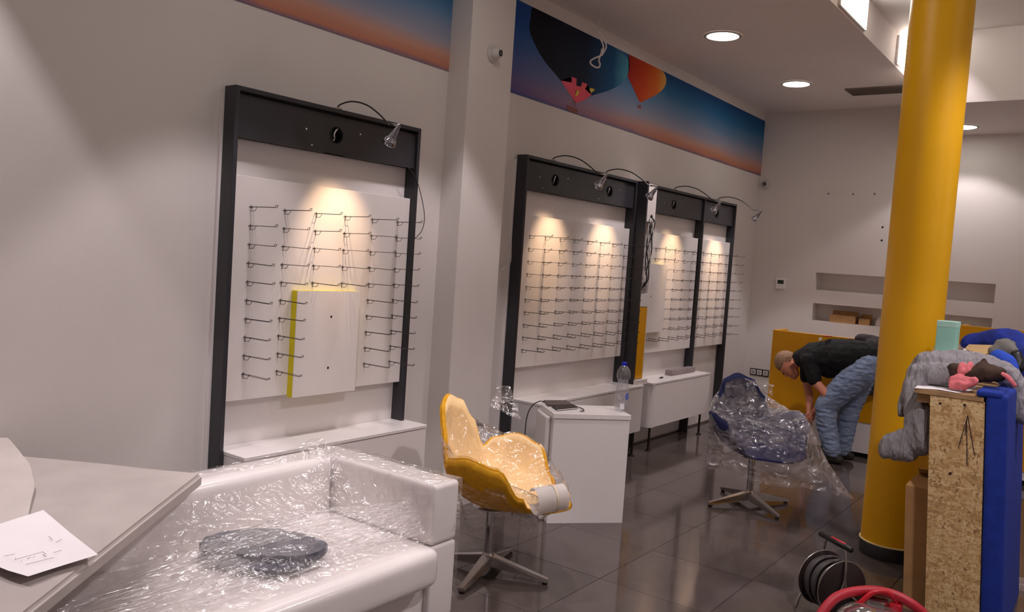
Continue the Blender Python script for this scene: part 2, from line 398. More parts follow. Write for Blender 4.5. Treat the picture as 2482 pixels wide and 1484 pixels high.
def header(bm, y0, y1, holes):
    """header panel with round cut-outs: flat strips plus ring cells around each hole"""
    z0, z1 = 2.125, 2.325; xf = XB+0.012; zc = 2.227; r = 0.044
    ys = [y0]
    for h in holes: ys += [h-0.07, h+0.07]
    ys.append(y1)
    for i in range(0, len(ys), 2): bx(bm, xf-0.018, xf, ys[i], ys[i+1], z0, z1)
    for h in holes:
        n = 32; out = []; inn = []
        for k in range(n):
            a = 2*math.pi*k/n; c, s = math.cos(a), math.sin(a)
            m = min((0.07/abs(c)) if abs(c) > 1e-6 else 9, ((z1-zc) if s > 0 else (zc-z0))/abs(s) if abs(s) > 1e-6 else 9)
            out.append((h+c*m, zc+s*m)); inn.append((h+c*r, zc+s*r))
        vf = [bm.verts.new((xf, *p)) for p in out]; vi = [bm.verts.new((xf, *p)) for p in inn]; vb = [bm.verts.new((xf-0.018, *p)) for p in inn]
        for k in range(n):
            k2 = (k+1) % n
            bm.faces.new((vf[k], vf[k2], vi[k2], vi[k])); bm.faces.new((vi[k], vi[k2], vb[k2], vb[k]))
ZT, ZB0 = 2.340, 0.0
def frame(label, y0, y1, holes, bays, posts=()):
    """y0..y1 outer; bays = [(ya, yb, [hook columns], skip)]"""
    t = thing('display_frame', label, 'display frame', (XW, y0, 0), 0, 'charcoal display frames on the left wall')
    b = BM(); bx(b, XW+0.001, -3.50, y0-0.012, y1, 0.02, ZT-0.01); obj('back_panel', b, M_white, t)
    for (a, c) in ((y0, y0+0.024), (y1-0.024, y1)) + tuple((p-0.012, p+0.012) for p in posts):
        b = BM(); bx(b, -3.50, XF, a, c, 0.0, ZT, 0.003, 2); obj('side_panel', b, M_dark, t)
    b = BM(); bx(b, -3.50, XF, y0, y1, ZT-0.001, ZT+0.022, 0.003, 2); obj('top_panel', b, M_dark, t)
    b = BM(); header(b, y0+0.02, y1-0.02, holes); obj('header_panel', b, M_dark, t)
    b = BM(); bx(b, -3.482, -3.476, y0+0.024, y1-0.024, 2.125, ZT-0.002); obj('header_shade_sheet', b, M_black, t)  # black sheet stands in for the shade inside the closed header
    for h in holes:
        b = BM(); lathe(b, [(0.0455, 0), (0.0455, 0.004), (0.042, 0.0045), (0.042, 0)], seg=32, M=aim((XB+0.011, h, 2.227), (XB-1, h, 2.227))); obj('hole_rim', b, M_black, t, True, angle=40)
        b = BM(); tube(b, smooth_path([(-3.47, h-0.022, 2.185), (-3.455, h+0.005, 2.205), (-3.43, h-0.018, 2.228), (-3.432, h-0.006, 2.250), (-3.445, h+0.016, 2.262)], 4), 0.004, 6); obj('loose_lead', b, M_wcable, t, True)
    for ya, yb_, cols, skip in bays:
        b = BM(); bx(b, XB-0.022, XB, ya+0.002, yb_-0.002, 0.852, 1.948, 0.0015, 1); bd = obj('display_board', b, M_board, t)
        for zz in (1.3, 1.6): 
            b = BM(); bx(b, -3.50, XB-0.022, ya+0.2, yb_-0.2, zz-0.02, zz+0.02); obj('board_mount', b, M_dark, t)
        add_hooks(bd, cols, skip)
    # small screw heads glinting on the header
    for h in holes:
        for dy, dz in ((-0.20, 0.0), (-0.16, -0.075), (0.17, 0.03)):
            if y0+0.05 < h+dy < y1-0.05:
                b = BM(); lathe(b, [(0, 0.003), (0.004, 0.002), (0.006, 0)], seg=10, M=Matrix.Translation((XB+0.012, h+dy, 2.227+dz)) @ Matrix.Rotation(math.pi/2, 4, 'Y')); obj('screw', b, M_chrome, t, True)
    return t
c1 = [2.497+0.2022*i for i in range(6)]
frame('single-bay charcoal display frame behind the wrapped sofa, with a white box on its board', 2.360, 3.630, [3.0], [(2.384, 3.606, c1, lambda i, j: i in (2, 3) and j >= 5)])
c2 = [4.85+0.2*i for i in range(8)]
frame('wide charcoal display frame with two header holes beside the plastered column', 4.712, 6.345, [5.11, 5.91], [(4.736, 6.321, c2, lambda i, j: False)])
c3 = [6.64+0.2*i for i in range(6)]; c4 = [7.90+0.2*i for i in range(4)]
frame('two-bay charcoal display frame with a middle post near the back wall', 6.535, 8.60, [7.11, 8.12], [(6.559, 7.745, c3, lambda i, j: i < 2 and 1 < j < 9), (7.80, 8.576, c4, lambda i, j: False)], posts=(7.772,))
# white boxes with lemon edges hung on the boards
def box_panel(label, y0, y1, z0, z1, holes):
    t = thing('mirror_box', label, 'panel box', (XB, y0, z0), 0, 'white panel boxes with lemon edges')
    b = BM(); bx(b, XB+0.001, -3.404, y0, y1, z0, z1); obj('body', b, M_lemon, t)
    b = BM(); bx(b, -3.404, -3.400, y0+0.0005, y1-0.0005, z0+0.0005, z1-0.0005); obj('front', b, M_board, t)
    for y, z in holes:
        b = BM(); lathe(b, [(0, 0.0008), (0.006, 0.0008), (0.007, 0)], seg=14, M=Matrix.Translation((-3.400, y, z)) @ Matrix.Rotation(math.pi/2, 4, 'Y')); obj('screw_hole', b, M_hole, t)
h1 = atX(803, 768, -3.4); h2 = atX(795, 892, -3.4)
box_panel('white panel box with lemon edges on the single-bay display board', 2.77, 3.203, 0.842, 1.398, [(h1.y, h1.z), (h2.y, h2.z)])
q0 = atX(1583, 640, -3.4); q1 = atX(1607, 786, -3.4)
box_panel('narrow white panel box with lemon edges on the two-bay display board', 6.575, q1.y, 1.045, q0.z, [(6.72, 1.37)])

# halogen spots on bent arms
def arm_spot(y, label, xh=-3.035, zh=2.19, ht=1.70, dy=0.03):
    t = thing('arm_spotlight', label, 'spotlight', (-3.45, y, ZT+0.022), 0, 'chrome arm spotlights above the display boards')
    b = BM(); bx(b, -3.475, -3.425, y-0.016, y+0.016, ZT+0.022, ZT+0.034, 0.003); obj('clamp', b, M_chrome, t)
    p = smooth_path([(-3.45, y, ZT+0.03), (-3.42, y, ZT+0.05), (-3.33, y, ZT+0.06), (-3.22, y, ZT+0.035), (-3.12, y, ZT-0.02), (-3.05, y, ZT-0.075)], 6)
    b = BM(); tube(b, p, 0.0042, 8); obj('arm', b, M_wire, t, True)
    hd = Vector((xh, y, zh)); tg = Vector((XB, y+dy, ht)); d = (tg-hd).normalized()
    base = Vector((-3.04, y, ZT-0.07)); A = aim(hd, tg)
    b = BM(); lathe(b, [(0.006, 0.10), (0.010, 0.085), (0.013, 0.045), (0.018, 0.02), (0.030, 0.004), (0.034, -0.008), (0.034, -0.022), (0.030, -0.022), (0.022, -0.004), (0.0, 0.0)], seg=24, M=A)
    obj('head', b, mat('clear_chrome', (214, 218, 232), 0.08, 1.0, var=0.05), t, True, angle=50)
    for k in range(8):
        a = 2*math.pi*k/8
        q = A @ Vector((math.cos(a)*0.020, math.sin(a)*0.020, 0.012)); q2 = A @ Vector((math.cos(a)*0.011, math.sin(a)*0.011, 0.07))
        b = BM(); tube(b, [q, q2], 0.0022, 5); obj('fin', b, M_chrome, t)
    b = BM(); lathe(b, [(0, -0.012), (0.010, -0.012), (0.012, -0.004), (0, -0.003)], seg=14, M=A); obj('bulb', b, mat('halogen_glow', (255, 232, 196), 0.4, var=0, emit=5.0), t, True)
    b = BM(); tube(b, [base, A @ Vector((0, 0, 0.095))], 0.006, 8); obj('joint', b, M_chrome, t, True)
    spot('halogen_bulb', hd+d*0.03, tg, P_SPOT, HALO, 62, 1.0, 0.012, t)
arm_spot(3.007, 'bent-arm halogen spotlight over the single-bay display frame')
arm_spot(5.072, 'bent-arm halogen spotlight on the wide frame, beside the plastered column')
arm_spot(5.856, 'bent-arm halogen spotlight on the wide frame, beside the wiring pilaster')
arm_spot(7.12, 'bent-arm halogen spotlight over the two-bay frame, beside the wiring pilaster')
arm_spot(8.147, 'bent-arm halogen spotlight over the two-bay frame, next to the back wall')
# loose thin lead curling beside the first frame
b = BM(); tube(b, smooth_path([atX(988, 405, -3.43), atX(1008, 432, -3.41), atX(1022, 480, -3.40), atX(1029, 527, -3.40), atX(1022, 560, -3.40), atX(1006, 578, -3.41)], 6), 0.0022, 6)
tag(obj('loose_lead', b, M_wire, None, True), 'thin dark lead curling out from the edge of the single-bay display frame', 'cable')
b = BM(); tube(b, smooth_path([atX(1247, 512, -3.5), atX(1240, 590, -3.5), atX(1238, 632, -3.49), atX(1232, 640, -3.47), atX(1214, 655, -3.47)], 6), 0.003, 6)
tag(obj('wall_lead', b, M_wcable, None, True), 'thin pale lead hanging between the plastered column and the wide display frame', 'cable')

# wiring pilaster between frames 2 and 3
ZCT_ = 0.618; PX1 = -3.315; PYA, PYB = 6.347, 6.520; PZ0 = ZCT_+0.0005
t = thing('wiring_pilaster', 'narrow open pilaster with bare wiring, charcoal side and yellow lower front', 'pilaster', (XW, PYA, PZ0))
b = BM(); bx(b, XW+0.001, PX1, PYA, PYA+0.02, PZ0, ZT+0.02, 0.002, 1); obj('side_panel', b, M_dark, t)
b = BM(); bx(b, XW+0.001, PX1, PYB-0.02, PYB, PZ0, ZT, 0.002, 1); obj('far_side_panel', b, M_white, t)
b = BM(); bx(b, XW+0.001, -3.36, PYA+0.02, PYB-0.02, PZ0, ZT); obj('core', b, M_wall, t)
b = BM(); bx(b, -3.36, PX1, PYA+0.02, PYB-0.02, 2.02, ZT); obj('top_cover', b, M_wall, t)
b = BM(); bx(b, -3.36, PX1, PYA+0.02, PYB-0.02, 1.29, 1.40); obj('middle_cover', b, M_wall, t)
b = BM(); bx(b, -3.36, PX1+0.002, PYA+0.02, PYB-0.02, 0.665, 1.285); obj('lower_cover', b, M_yel, t)
b = BM(); bx(b, -3.312, -3.27, PYA, PYB, PZ0, 0.66); obj('white_foot', b, M_white, t)
b = BM(); lathe(b, [(0, 0.001), (0.022, 0.001), (0.024, 0)], seg=20, M=Matrix.Translation((PX1, 6.45, 2.06)) @ Matrix.Rotation(math.pi/2, 4, 'Y')); obj('cable_hole', b, M_hole, t)
for i in range(5):
    ph = i*1.3
    pts = [(PX1-0.01, 6.45+0.006*i-0.012, 2.06)] + [(PX1+0.012+0.01*math.sin(k*1.1+ph), 6.44+0.035*math.sin(k*0.8+ph)-0.004*k, 2.03-k*0.085) for k in range(7)] + [(-3.345, 6.39+0.02*i, 1.44)]
    b = BM(); tube(b, smooth_path(pts, 5), 0.0045, 6); obj('wire', b, M_cable if i % 3 else M_wcable, t, True)
b = BM()
for i in range(4):
    bx(b, -3.358, -3.33, 6.38+i*0.032, 6.405+i*0.032, 1.42, 1.47+0.02*(i % 2), 0.004)
obj('terminal_block', b, mat('grey_plastic', (158, 150, 146), 0.5), t)

# ================================================================== WALL CABINETS
XC, ZCT, ZCB = -3.25, 0.618, 0.215
def cabinet(label, y0, y1, feet, rounded=False):
    t = thing('wall_cabinet', label, 'cabinet', (XC, y0, 0), 0, 'low white cabinets under the display frames')
    b = BM()
    if rounded:
        pts = [Vector((-3.499, y0, ZCB)), Vector((-3.499, y1, ZCB)), Vector((XC-0.019, y1, ZCB)), Vector((XC-0.019, y0+0.06, ZCB)), Vector((XC, y0+0.06, ZCB))]
        for k in range(7):
            a = math.pi/2*k/6; pts.append(Vector((XC-0.05+0.05*math.cos(a), y0+0.05-0.05*math.sin(a), ZCB)))
        prism(b, pts, Vector((0, 0, ZCT-ZCB-0.02))); bmesh.ops.triangulate(b, faces=[f for f in b.faces if len(f.verts) > 4])
    else: bx(b, -3.499, XC-0.019, y0, y1, ZCB, ZCT-0.02)
    obj('body', b, M_white, t)
    b = BM(); bx(b, -3.499, XC+0.002, y0-0.002 + (0.0), y1+0.002, ZCT-0.019, ZCT, 0.002, 1)
    obj('top', b, M_white, t)
    b = BM(); bx(b, XC-0.018, XC, y0+(0.06 if rounded else 0.002), y1-0.002, ZCB+0.002, ZCT-0.023, 0.0015, 1)
    obj('door', b, M_white, t)
    for (x, y) in feet:
        b = BM(); tube(b, [(x, y, 0.012), (x, y, ZCB+0.005)], 0.011, 12); lathe(b, [(0, 0), (0.026, 0), (0.026, 0.008), (0.012, 0.014), (0, 0.014)], (x, y, 0), 18); obj('leg', b, M_wire, t, True, angle=40)
cabinet('low white wall cabinet behind the wrapped sofa', 2.388, 3.655, ((-3.29, 2.5), (-3.29, 3.5), (-3.46, 2.5), (-3.46, 3.5)))
cabinet('low white wall cabinet behind the small desk and bottle', 4.84, 6.42, ((-3.285, 4.97), (-3.285, 6.36), (-3.46, 4.97), (-3.46, 6.36)))
cabinet('low white wall cabinet with a grey slotted block on top', 6.60, 7.86, ((-3.285, 6.67), (-3.285, 7.76), (-3.46, 6.67), (-3.46, 7.76)), True)
# grey perforated block + little dark clip on cabinet 3
b = BM(); pa = atZ(1572, 905, ZCT); pb = atZ(1675, 900, ZCT); z0 = ZCT+0.0005
y0, y1 = pa.y+0.05, pb.y-0.02; xa, xb_ = -3.44, -3.37
t = thing('slotted_block', 'long grey slotted plastic duct lying on the cabinet by the pilaster', 'cable duct', (xa, y0, ZCT))
bx(b, xa, xb_, y0, y1, z0, z0+0.05, 0.002, 1); obj('base', b, mat('duct_grey', (150, 138, 138), 0.5), t)
n = 40
for i in range(n):
    yy = y0+(y1-y0)*(i+0.5)/n
    b = BM(); bx(b, xb_, xb_+0.004, yy-0.007, yy+0.007, z0+0.006, z0+0.048); obj('tooth', b, MATS['duct_grey'], t)
pc = atZ(1603, 917, ZCT); b = BM(); bx(b, pc.x-0.008, pc.x+0.008, pc.y-0.03, pc.y+0.03, ZCT+0.0003, ZCT+0.009, 0.003); bx(b, pc.x-0.004, pc.x+0.004, pc.y-0.02, pc.y+0.02, ZCT+0.008, ZCT+0.013, 0.002)
tag(obj('clip', b, M_black), 'small dark clip lying on the cabinet in front of the slotted duct', 'clip')

# ================================================================== MURALS
def ramp_mat(name, stops, axis='Z', lo=0.0, hi=1.0, extra=None, noise=0.12):
    m = bpy.data.materials.new(name); m.use_nodes = True; nt = m.node_tree; N = nt.nodes; L = nt.links; bs = N['Principled BSDF']
    tc = N.new('ShaderNodeTexCoord'); sx = N.new('ShaderNodeSeparateXYZ'); L.new(tc.outputs['Object'], sx.inputs[0])
    nz = N.new('ShaderNodeTexNoise'); nz.inputs['Scale'].default_value = 2.2; nz.inputs['Detail'].default_value = 3
    mp = N.new('ShaderNodeMapping'); mp.inputs['Scale'].default_value = (1, 0.5, 3); L.new(tc.outputs['Object'], mp.inputs[0]); L.new(mp.outputs[0], nz.inputs['Vector'])
    mr = N.new('ShaderNodeMapRange'); mr.inputs[1].default_value = lo; mr.inputs[2].default_value = hi; L.new(sx.outputs[axis], mr.inputs[0])
    ad = N.new('ShaderNodeMath'); ad.operation = 'MULTIPLY_ADD'; ad.inputs[1].default_value = noise; L.new(nz.outputs['Fac'], ad.inputs[0])
    sb = N.new('ShaderNodeMath'); sb.operation = 'SUBTRACT'; sb.inputs[1].default_value = noise*0.5; L.new(mr.outputs[0], sb.inputs[0]); L.new(sb.outputs[0], ad.inputs[2])
    cr = N.new('ShaderNodeValToRGB'); e = cr.color_ramp.elements
    while len(e) < len(stops): e.new(0.5)
    for i, (p, c) in enumerate(stops): e[i].position = p; e[i].color = (*lin(c), 1)
    L.new(ad.outputs[0], cr.inputs[0]); last = cr.outputs[0]
    if extra:                       # second ramp along the wall multiplied into the print
        ax, l2, h2, st2, fac = extra
        m2 = N.new('ShaderNodeMapRange'); m2.inputs[1].default_value = l2; m2.inputs[2].default_value = h2; L.new(sx.outputs[ax], m2.inputs[0])
        c2 = N.new('ShaderNodeValToRGB'); e2 = c2.color_ramp.elements
        while len(e2) < len(st2): e2.new(0.5)
        for i, (p, c) in enumerate(st2): e2[i].position = p; e2[i].color = (*lin(c), 1)
        L.new(m2.outputs[0], c2.inputs[0])
        mx = N.new('ShaderNodeMix'); mx.data_type = 'RGBA'; mx.blend_type = 'MIX'
        al = N.new('ShaderNodeMapRange'); al.inputs[1].default_value = l2; al.inputs[2].default_value = h2; al.inputs[3].default_value = fac; al.inputs[4].default_value = 0.0
        L.new(sx.outputs[ax], al.inputs[0]); L.new(al.outputs[0], mx.inputs[0]); L.new(last, mx.inputs[6]); L.new(c2.outputs[0], mx.inputs[7]); last = mx.outputs[2]
    L.new(last, bs.inputs['Base Color']); bs.inputs['Roughness'].default_value = 0.7; bs.inputs['Specular IOR Level'].default_value = 0.2
    MATS[name] = m; return m
MZ0, MZ1 = 2.775, 3.405
sky_stops = [(0.0, (128, 106, 128)), (0.05, (198, 130, 106)), (0.14, (200, 150, 132)), (0.27, (164, 158, 172)), (0.52, (104, 136, 172)), (0.74, (44, 108, 156)), (1.0, (24, 76, 134))]
M_sky = ramp_mat('mural_sky_print', sky_stops, 'Z', 0.0, MZ1-MZ0)
M_sky2 = ramp_mat('mural_sky_print_wide', sky_stops, 'Z', 0.0, MZ1-MZ0, ('Y', 0.25, 2.6, [(0.0, (30, 70, 150)), (0.5, (84, 112, 172)), (1.0, (120, 150, 180))], 0.75))
t = thing('sky_mural', 'printed sunset sky mural strip above the wrapped sofa', 'mural', (XW, 0.4, MZ0))
b = BM(); bx(b, XW+0.0005, XW+0.004, 0.4, 3.954, MZ0, MZ1); obj('print', b, M_sky, t)
tm = thing('balloon_mural', 'printed sky mural strip with a blue and an orange hot-air balloon', 'mural', (XW, 4.388, MZ0))
b = BM(); bx(b, XW+0.0005, XW+0.004, 4.389, YB-0.002, MZ0, MZ1); obj('print', b, M_sky2, tm)
def M5(c): return (1220+c[0]*0.3235, c[1]*0.3235)
def print_poly(name, cpts, m, lift, parent=tm, rnd=True):
    P = [atX(*M5(c), XW+0.004) for c in cpts]
    P = [Vector((XW+0.004, p.y, min(p.z, MZ1))) for p in P]
    if rnd: P = smooth_path(P+[P[0]], 4)[:-1]
    P = [Vector((XW+0.004+lift, p.y, min(max(p.z, MZ0), MZ1))) for p in P]
    b = BM(); vs = [b.verts.new(p) for p in P]; b.faces.new(vs); bmesh.ops.triangulate(b, faces=b.faces[:])
    r = bmesh.ops.extrude_face_region(b, geom=b.faces[:]); bmesh.ops.translate(b, vec=(-lift+0.0001, 0, 0), verts=[v for v in r['geom'] if isinstance(v, bmesh.types.BMVert)])
    bmesh.ops.recalc_face_normals(b, faces=b.faces[:])
    return obj(name, b, m, parent)
yA = atX(*M5((300, 300)), XW).y-4.388; yB2 = atX(*M5((940, 500)), XW).y-4.388
M_nb = ramp_mat('navy_balloon_print', [(0, (6, 9, 22)), (0.45, (10, 22, 46)), (0.8, (18, 76, 122)), (1, (84, 156, 176))], 'Y', yA, yB2, noise=0.1)
print_poly('blue_balloon', [(205, 130), (215, 60), (260, 20), (420, 20), (560, 60), (700, 150), (830, 300), (925, 430), (945, 500), (930, 560), (880, 630), (780, 682), (665, 716), (600, 752), (545, 768), (520, 738), (430, 605), (310, 460), (235, 330), (196, 220)], M_nb, 0.0006)
M_red = mat('red_print', (226, 52, 58), 0.45, var=0.06, rgb2=(232, 40, 88), vscale=3)
print_poly('red_skirt', [(432, 605), (512, 618), (510, 575), (548, 590), (545, 640), (580, 652), (592, 615), (630, 632), (612, 668), (662, 712), (600, 754), (548, 772), (520, 740)], M_red, 0.0012, rnd=False)
print_poly('yellow_flag', [(626, 686), (655, 658), (686, 672), (656, 700)], mat('yellow_print', (226, 190, 40), 0.45), 0.0012, rnd=False)
print_poly('yellow_figure', [(545, 672), (562, 684), (566, 696), (552, 716), (536, 724), (540, 704), (548, 692)], MATS['yellow_print'], 0.0018, rnd=False)
M_bas = mat('basket_print', (128, 58, 44), 0.5, var=0.1)
print_poly('basket', [(476, 788), (556, 820), (556, 856), (500, 838), (474, 818)], M_bas, 0.0012, rnd=False)
for c0, c1_ in (((508, 792), (522, 742)), ((540, 806), (540, 768)), ((526, 800), (530, 752))):
    print_poly('rope', [c0, (c0[0]+3, c0[1]), (c1_[0]+3, c1_[1]), c1_], M_bas, 0.0012, rnd=False)
yA = atX(*M5((940, 600)), XW).y-4.388; yB2 = atX(*M5((1215, 600)), XW).y-4.388
M_ob = ramp_mat('orange_balloon_print', [(0, (160, 40, 22)), (0.35, (196, 66, 26)), (0.7, (226, 112, 44)), (1, (240, 190, 96))], 'Y', yA, yB2, noise=0.25)
print_poly('orange_balloon', [(938, 405), (1010, 400), (1110, 440), (1195, 535), (1220, 595), (1208, 650), (1160, 700), (1070, 748), (1030, 766), (1014, 752), (970, 655), (932, 568), (946, 500)], M_ob, 0.0006)
print_poly('basket', [(1006, 784), (1032, 790), (1030, 816), (1006, 808)], M_bas, 0.0012, rnd=False)

# ================================================================== BACK COUNTERS
def counter(label, x0, x1, y, z1, depth, zsplit, side):
    t = thing('yellow_counter', label, 'counter', (x0, y, 0))
    b = BM(); bx(b, x0, x1, y, y+0.03, zsplit, z1, 0.002, 1); obj('front_panel', b, M_yel, t)
    b = BM(); bx(b, x0+0.0, x0+0.03, y+0.031, y+depth, 0.0, z1, 0.002, 1); obj('side_panel', b, M_yel, t)
    b = BM(); bx(b, x0+0.002, x1, y+0.012, y+0.034, 0.045, zsplit-0.001); obj('plinth_panel', b, M_white, t)
    b = BM(); bx(b, x0+0.02, x1, y+0.06, y+0.09, 0, 0.05); obj('kick_board', b, M_black, t)
    b = BM(); bx(b, x0+0.031, x1-0.001, y+0.031, y+depth+0.2, 0.72, 0.75); obj('inner_top', b, M_white, t)
    b = BM(); bx(b, x1-0.03, x1, y+0.031, y+depth, 0.0, z1-0.02); obj('end_panel', b, M_yel, t)
pzc = atY(2000, 1100, 8.1)
counter('long yellow counter with a white foot in front of the wall niches', -2.74, -1.30, 8.1, 1.10, 0.36, 0.33, True)
counter('taller yellow counter to the right of the pillar', -1.13, 1.6, 8.2, 1.31, 0.36, 0.12, True)

# ================================================================== BACK WALL FITTINGS
p = atY(1893, 688, YB); t = thing('thermostat', 'white wall thermostat with a small dark screen on the back wall', 'thermostat', (p.x, YB, p.z))
b = BM(); bx(b, p.x-0.055, p.x+0.055, YB-0.022, YB-0.0005, p.z-0.06, p.z+0.06, 0.006); obj('case', b, M_white, t)
b = BM(); bx(b, p.x-0.034, p.x+0.036, YB-0.024, YB-0.0215, p.z-0.002, p.z+0.042, 0.0008, 1); obj('screen', b, mat('lcd', (46, 52, 52), 0.25), t)
p = atY(1841, 903, YB); t = thing('socket_strip', 'triple black-framed wall sockets low on the back wall', 'sockets', (p.x, YB, p.z))
b = BM(); bx(b, p.x-0.112, p.x+0.112, YB-0.008, YB-0.0005, p.z-0.04, p.z+0.04, 0.003); obj('frame', b, mat('graphite_frame', (52, 46, 44), 0.4), t)
for i in (-1, 0, 1):
    cx = p.x+i*0.072; b = BM(); bx(b, cx-0.028, cx+0.028, YB-0.012, YB-0.0078, p.z-0.028, p.z+0.028, 0.003); q = obj('socket', b, M_white, t)
    b = BM(); lathe(b, [(0.02, 0), (0.02, 0.001), (0.017, 0.0014), (0, 0.0012)], seg=20, M=aim((cx, YB-0.012, p.z), (cx, YB+1, p.z))); obj('well', b, mat('socket_grey', (170, 164, 160), 0.5), q)
# small fixing holes on the wall
for i, (px, py) in enumerate(((2139, 551), (2137, 583), (2008, 470), (2068, 471), (2168, 471), (2120, 470))):
    p = atY(px, py, YB); b = BM(); lathe(b, [(0, 0.002), (0.008, 0.002), (0.011, 0)], seg=12, M=aim((p.x, YB-0.0003, p.z), (p.x, YB+1, p.z)))
    tag(obj('wall_plug', b, M_hole if i < 2 else mat('grey_plug', (128, 120, 116), 0.6)), 'tiny dark fixing plug in the back wall beside the pillar' if i < 2 else 'tiny grey fixing plug in a row high on the back wall', 'wall plug', 'dark wall plugs' if i < 2 else 'grey wall plugs')
# dome cameras
def cctv(label, c, nrm, look, r):
    t = thing('dome_camera', label, 'camera', c); c = Vector(c); n = Vector(nrm)
    b = BM(); lathe(b, [(0, 0), (r*1.12, 0), (r*1.12, -r*0.25), (r*1.0, -r*0.34), (0, -r*0.34)], seg=28, M=aim(c, c+n)); obj('mount', b, mat('camera_white', (206, 200, 198), 0.45), t, True, angle=40)
    b = BM(); tt = bmesh.new(); bmesh.ops.create_uvsphere(tt, u_segments=24, v_segments=14, radius=r*0.86); merge(b, tt, Matrix.Translation(c+n*r*0.45)); obj('ball', b, MATS['camera_white'], t, True)
    d = Vector(look).normalized(); e = c+n*r*0.45+d*r*0.72
    b = BM(); lathe(b, [(r*0.42, 0), (r*0.42, -r*0.22), (r*0.34, -r*0.22), (r*0.3, -r*0.12), (0, -r*0.12)], seg=22, M=aim(e, e+d)); obj('lens', b, M_black, t, True, angle=40)
p = atX(1193, 130, -3.352); cctv('white dome camera with a black lens on the plastered column', (-3.352, p.y, p.z), (1, 0, 0), (0.75, -0.1, -0.1) if False else (0.8, 0.25, 0.0), 0.048)
p = atY(1857, 447, YB); cctv('small dome camera in the corner of the back wall under the mural end', (p.x, YB, p.z), (0, -1, 0), (0.1, -1, -0.05), 0.05)

# looped white cable hanging from the ceiling
a = atZ(1462, 12, ZC); X0 = a.x
c = lambda px, py: atX(px, py, X0)
def K(cx, cy): return c(1400+cx*0.0943, 40+cy*0.0943)
pts = [Vector((X0, a.y, ZC)), K(575, 60), K(555, 200), K(545, 350), K(600, 480), K(680, 600), K(730, 760), K(700, 880), K(620, 1000), K(560, 1150), K(500, 1290)]
t = thing('hanging_cable', 'white looped cable hanging from the ceiling in front of the balloon mural', 'cable', (X0, a.y, ZC))
b = BM(); tube(b, smooth_path(pts[:4], 5), 0.003, 6); obj('thin_lead', b, M_wcable, t, True)
b = BM(); tube(b, smooth_path([K(505, 372), K(600, 480), K(680, 600), K(735, 760), K(690, 880), K(600, 1000), K(420, 1080), K(330, 1150), K(350, 1230), K(460, 1305), K(555, 1300), K(570, 1210), K(545, 1130), K(590, 980), K(650, 850), K(655, 740), K(600, 600), K(545, 530)], 5), 0.0062, 8); obj('loop', b, M_wcable, t, True)
b = BM(); tube(b, [K(640, 830), K(610, 1000)], 0.011, 10); obj('twist', b, M_wcable, t, True)
#==PART2==
# ================================================================== SMALL DESK
DL = Vector((-2.767, 4.283, 0)); DW, DD, DH = 0.508, 0.305, 0.695
drot = math.atan2(0.385, 0.331)
t = thing('small_desk', 'small white box desk holding a bottle, beside the yellow chair', 'desk', DL, drot)
b = BM(); bx(b, 0.004, DW-0.004, 0.0, DD-0.004, 0.0, DH-0.034); obj('body', b, M_white, t, world=False)
b = BM(); bx(b, -0.002, DW+0.002, -0.006, DD, DH-0.031, DH, 0.0015, 1); obj('top', b, M_white, t, world=False)
b = BM(); bx(b, -0.03, 0.0035, 0.06, DD-0.004, 0.0, DH-0.034, 0.012, 3); obj('side_panel', b, M_white, t, world=False)
DWM = WM[t.name]; DI = DWM.inverted()
# water bottle
p = atZ(1505, 996, DH); bp_ = (p.x, p.y, DH+0.0008)
t = thing('water_bottle', 'clear plastic water bottle with a blue cap on the small desk', 'bottle', bp_)
prof = [(0.0, 0.006), (0.022, 0.004), (0.034, 0.0), (0.042, 0.006), (0.045, 0.02), (0.045, 0.07), (0.043, 0.075), (0.045, 0.08), (0.044, 0.13), (0.042, 0.15), (0.036, 0.17), (0.0325, 0.19), (0.034, 0.20), (0.042, 0.215), (0.045, 0.235), (0.042, 0.256), (0.034, 0.275), (0.022, 0.29), (0.0145, 0.296), (0.0135, 0.303)]
M_pet = film('bottle_plastic', 0.05, (210, 220, 235), 30, 0.35, 0.06, milky=0.10, spec_gain=1.4)
b = BM(); lathe(b, prof, bp_, 36); obj('shell', b, M_pet, t, True)
b = BM(); lathe(b, [(0, 0.012)]+[(r-0.0025, max(z, 0.012)) for r, z in prof[2:12]]+[(0.030, 0.203), (0, 0.203)], bp_, 36); obj('water', b, film('water_body', 0.10, (196, 206, 224), 26, 0.5, 0.05, milky=0.16, spec_gain=1.2), t, True)
b = BM(); lathe(b, [(0.0155, 0.296), (0.0165, 0.298), (0.0165, 0.316), (0.015, 0.319), (0, 0.319)], bp_, 24); obj('cap', b, mat('blue_cap', (24, 40, 190), 0.4), t, True, angle=40)
def wrap_label(nm, a0, a1, z0, z1, m, rr=0.0458, shape=None):
    b = BM(); n = 12
    def f(u, v):
        a = a0+(a1-a0)*u; z = z0+(z1-z0)*v
        if shape:
            cu = 2*u-1; hv = math.sqrt(max(0.0, 1-cu*cu)); z = (z0+z1)/2+(v-0.5)*(z1-z0)*hv
        return Vector((bp_[0]+rr*math.cos(a), bp_[1]+rr*math.sin(a), bp_[2]+z))
    sheet(b, f, n, 6); obj(nm, b, m, t, True)
wrap_label('label_oval', -0.62, 0.10, 0.075, 0.125, mat('blue_label', (104, 112, 190), 0.5), shape=True)
wrap_label('label_sticker', -1.25, -0.65, 0.018, 0.055, mat('white_label', (226, 224, 230), 0.5))
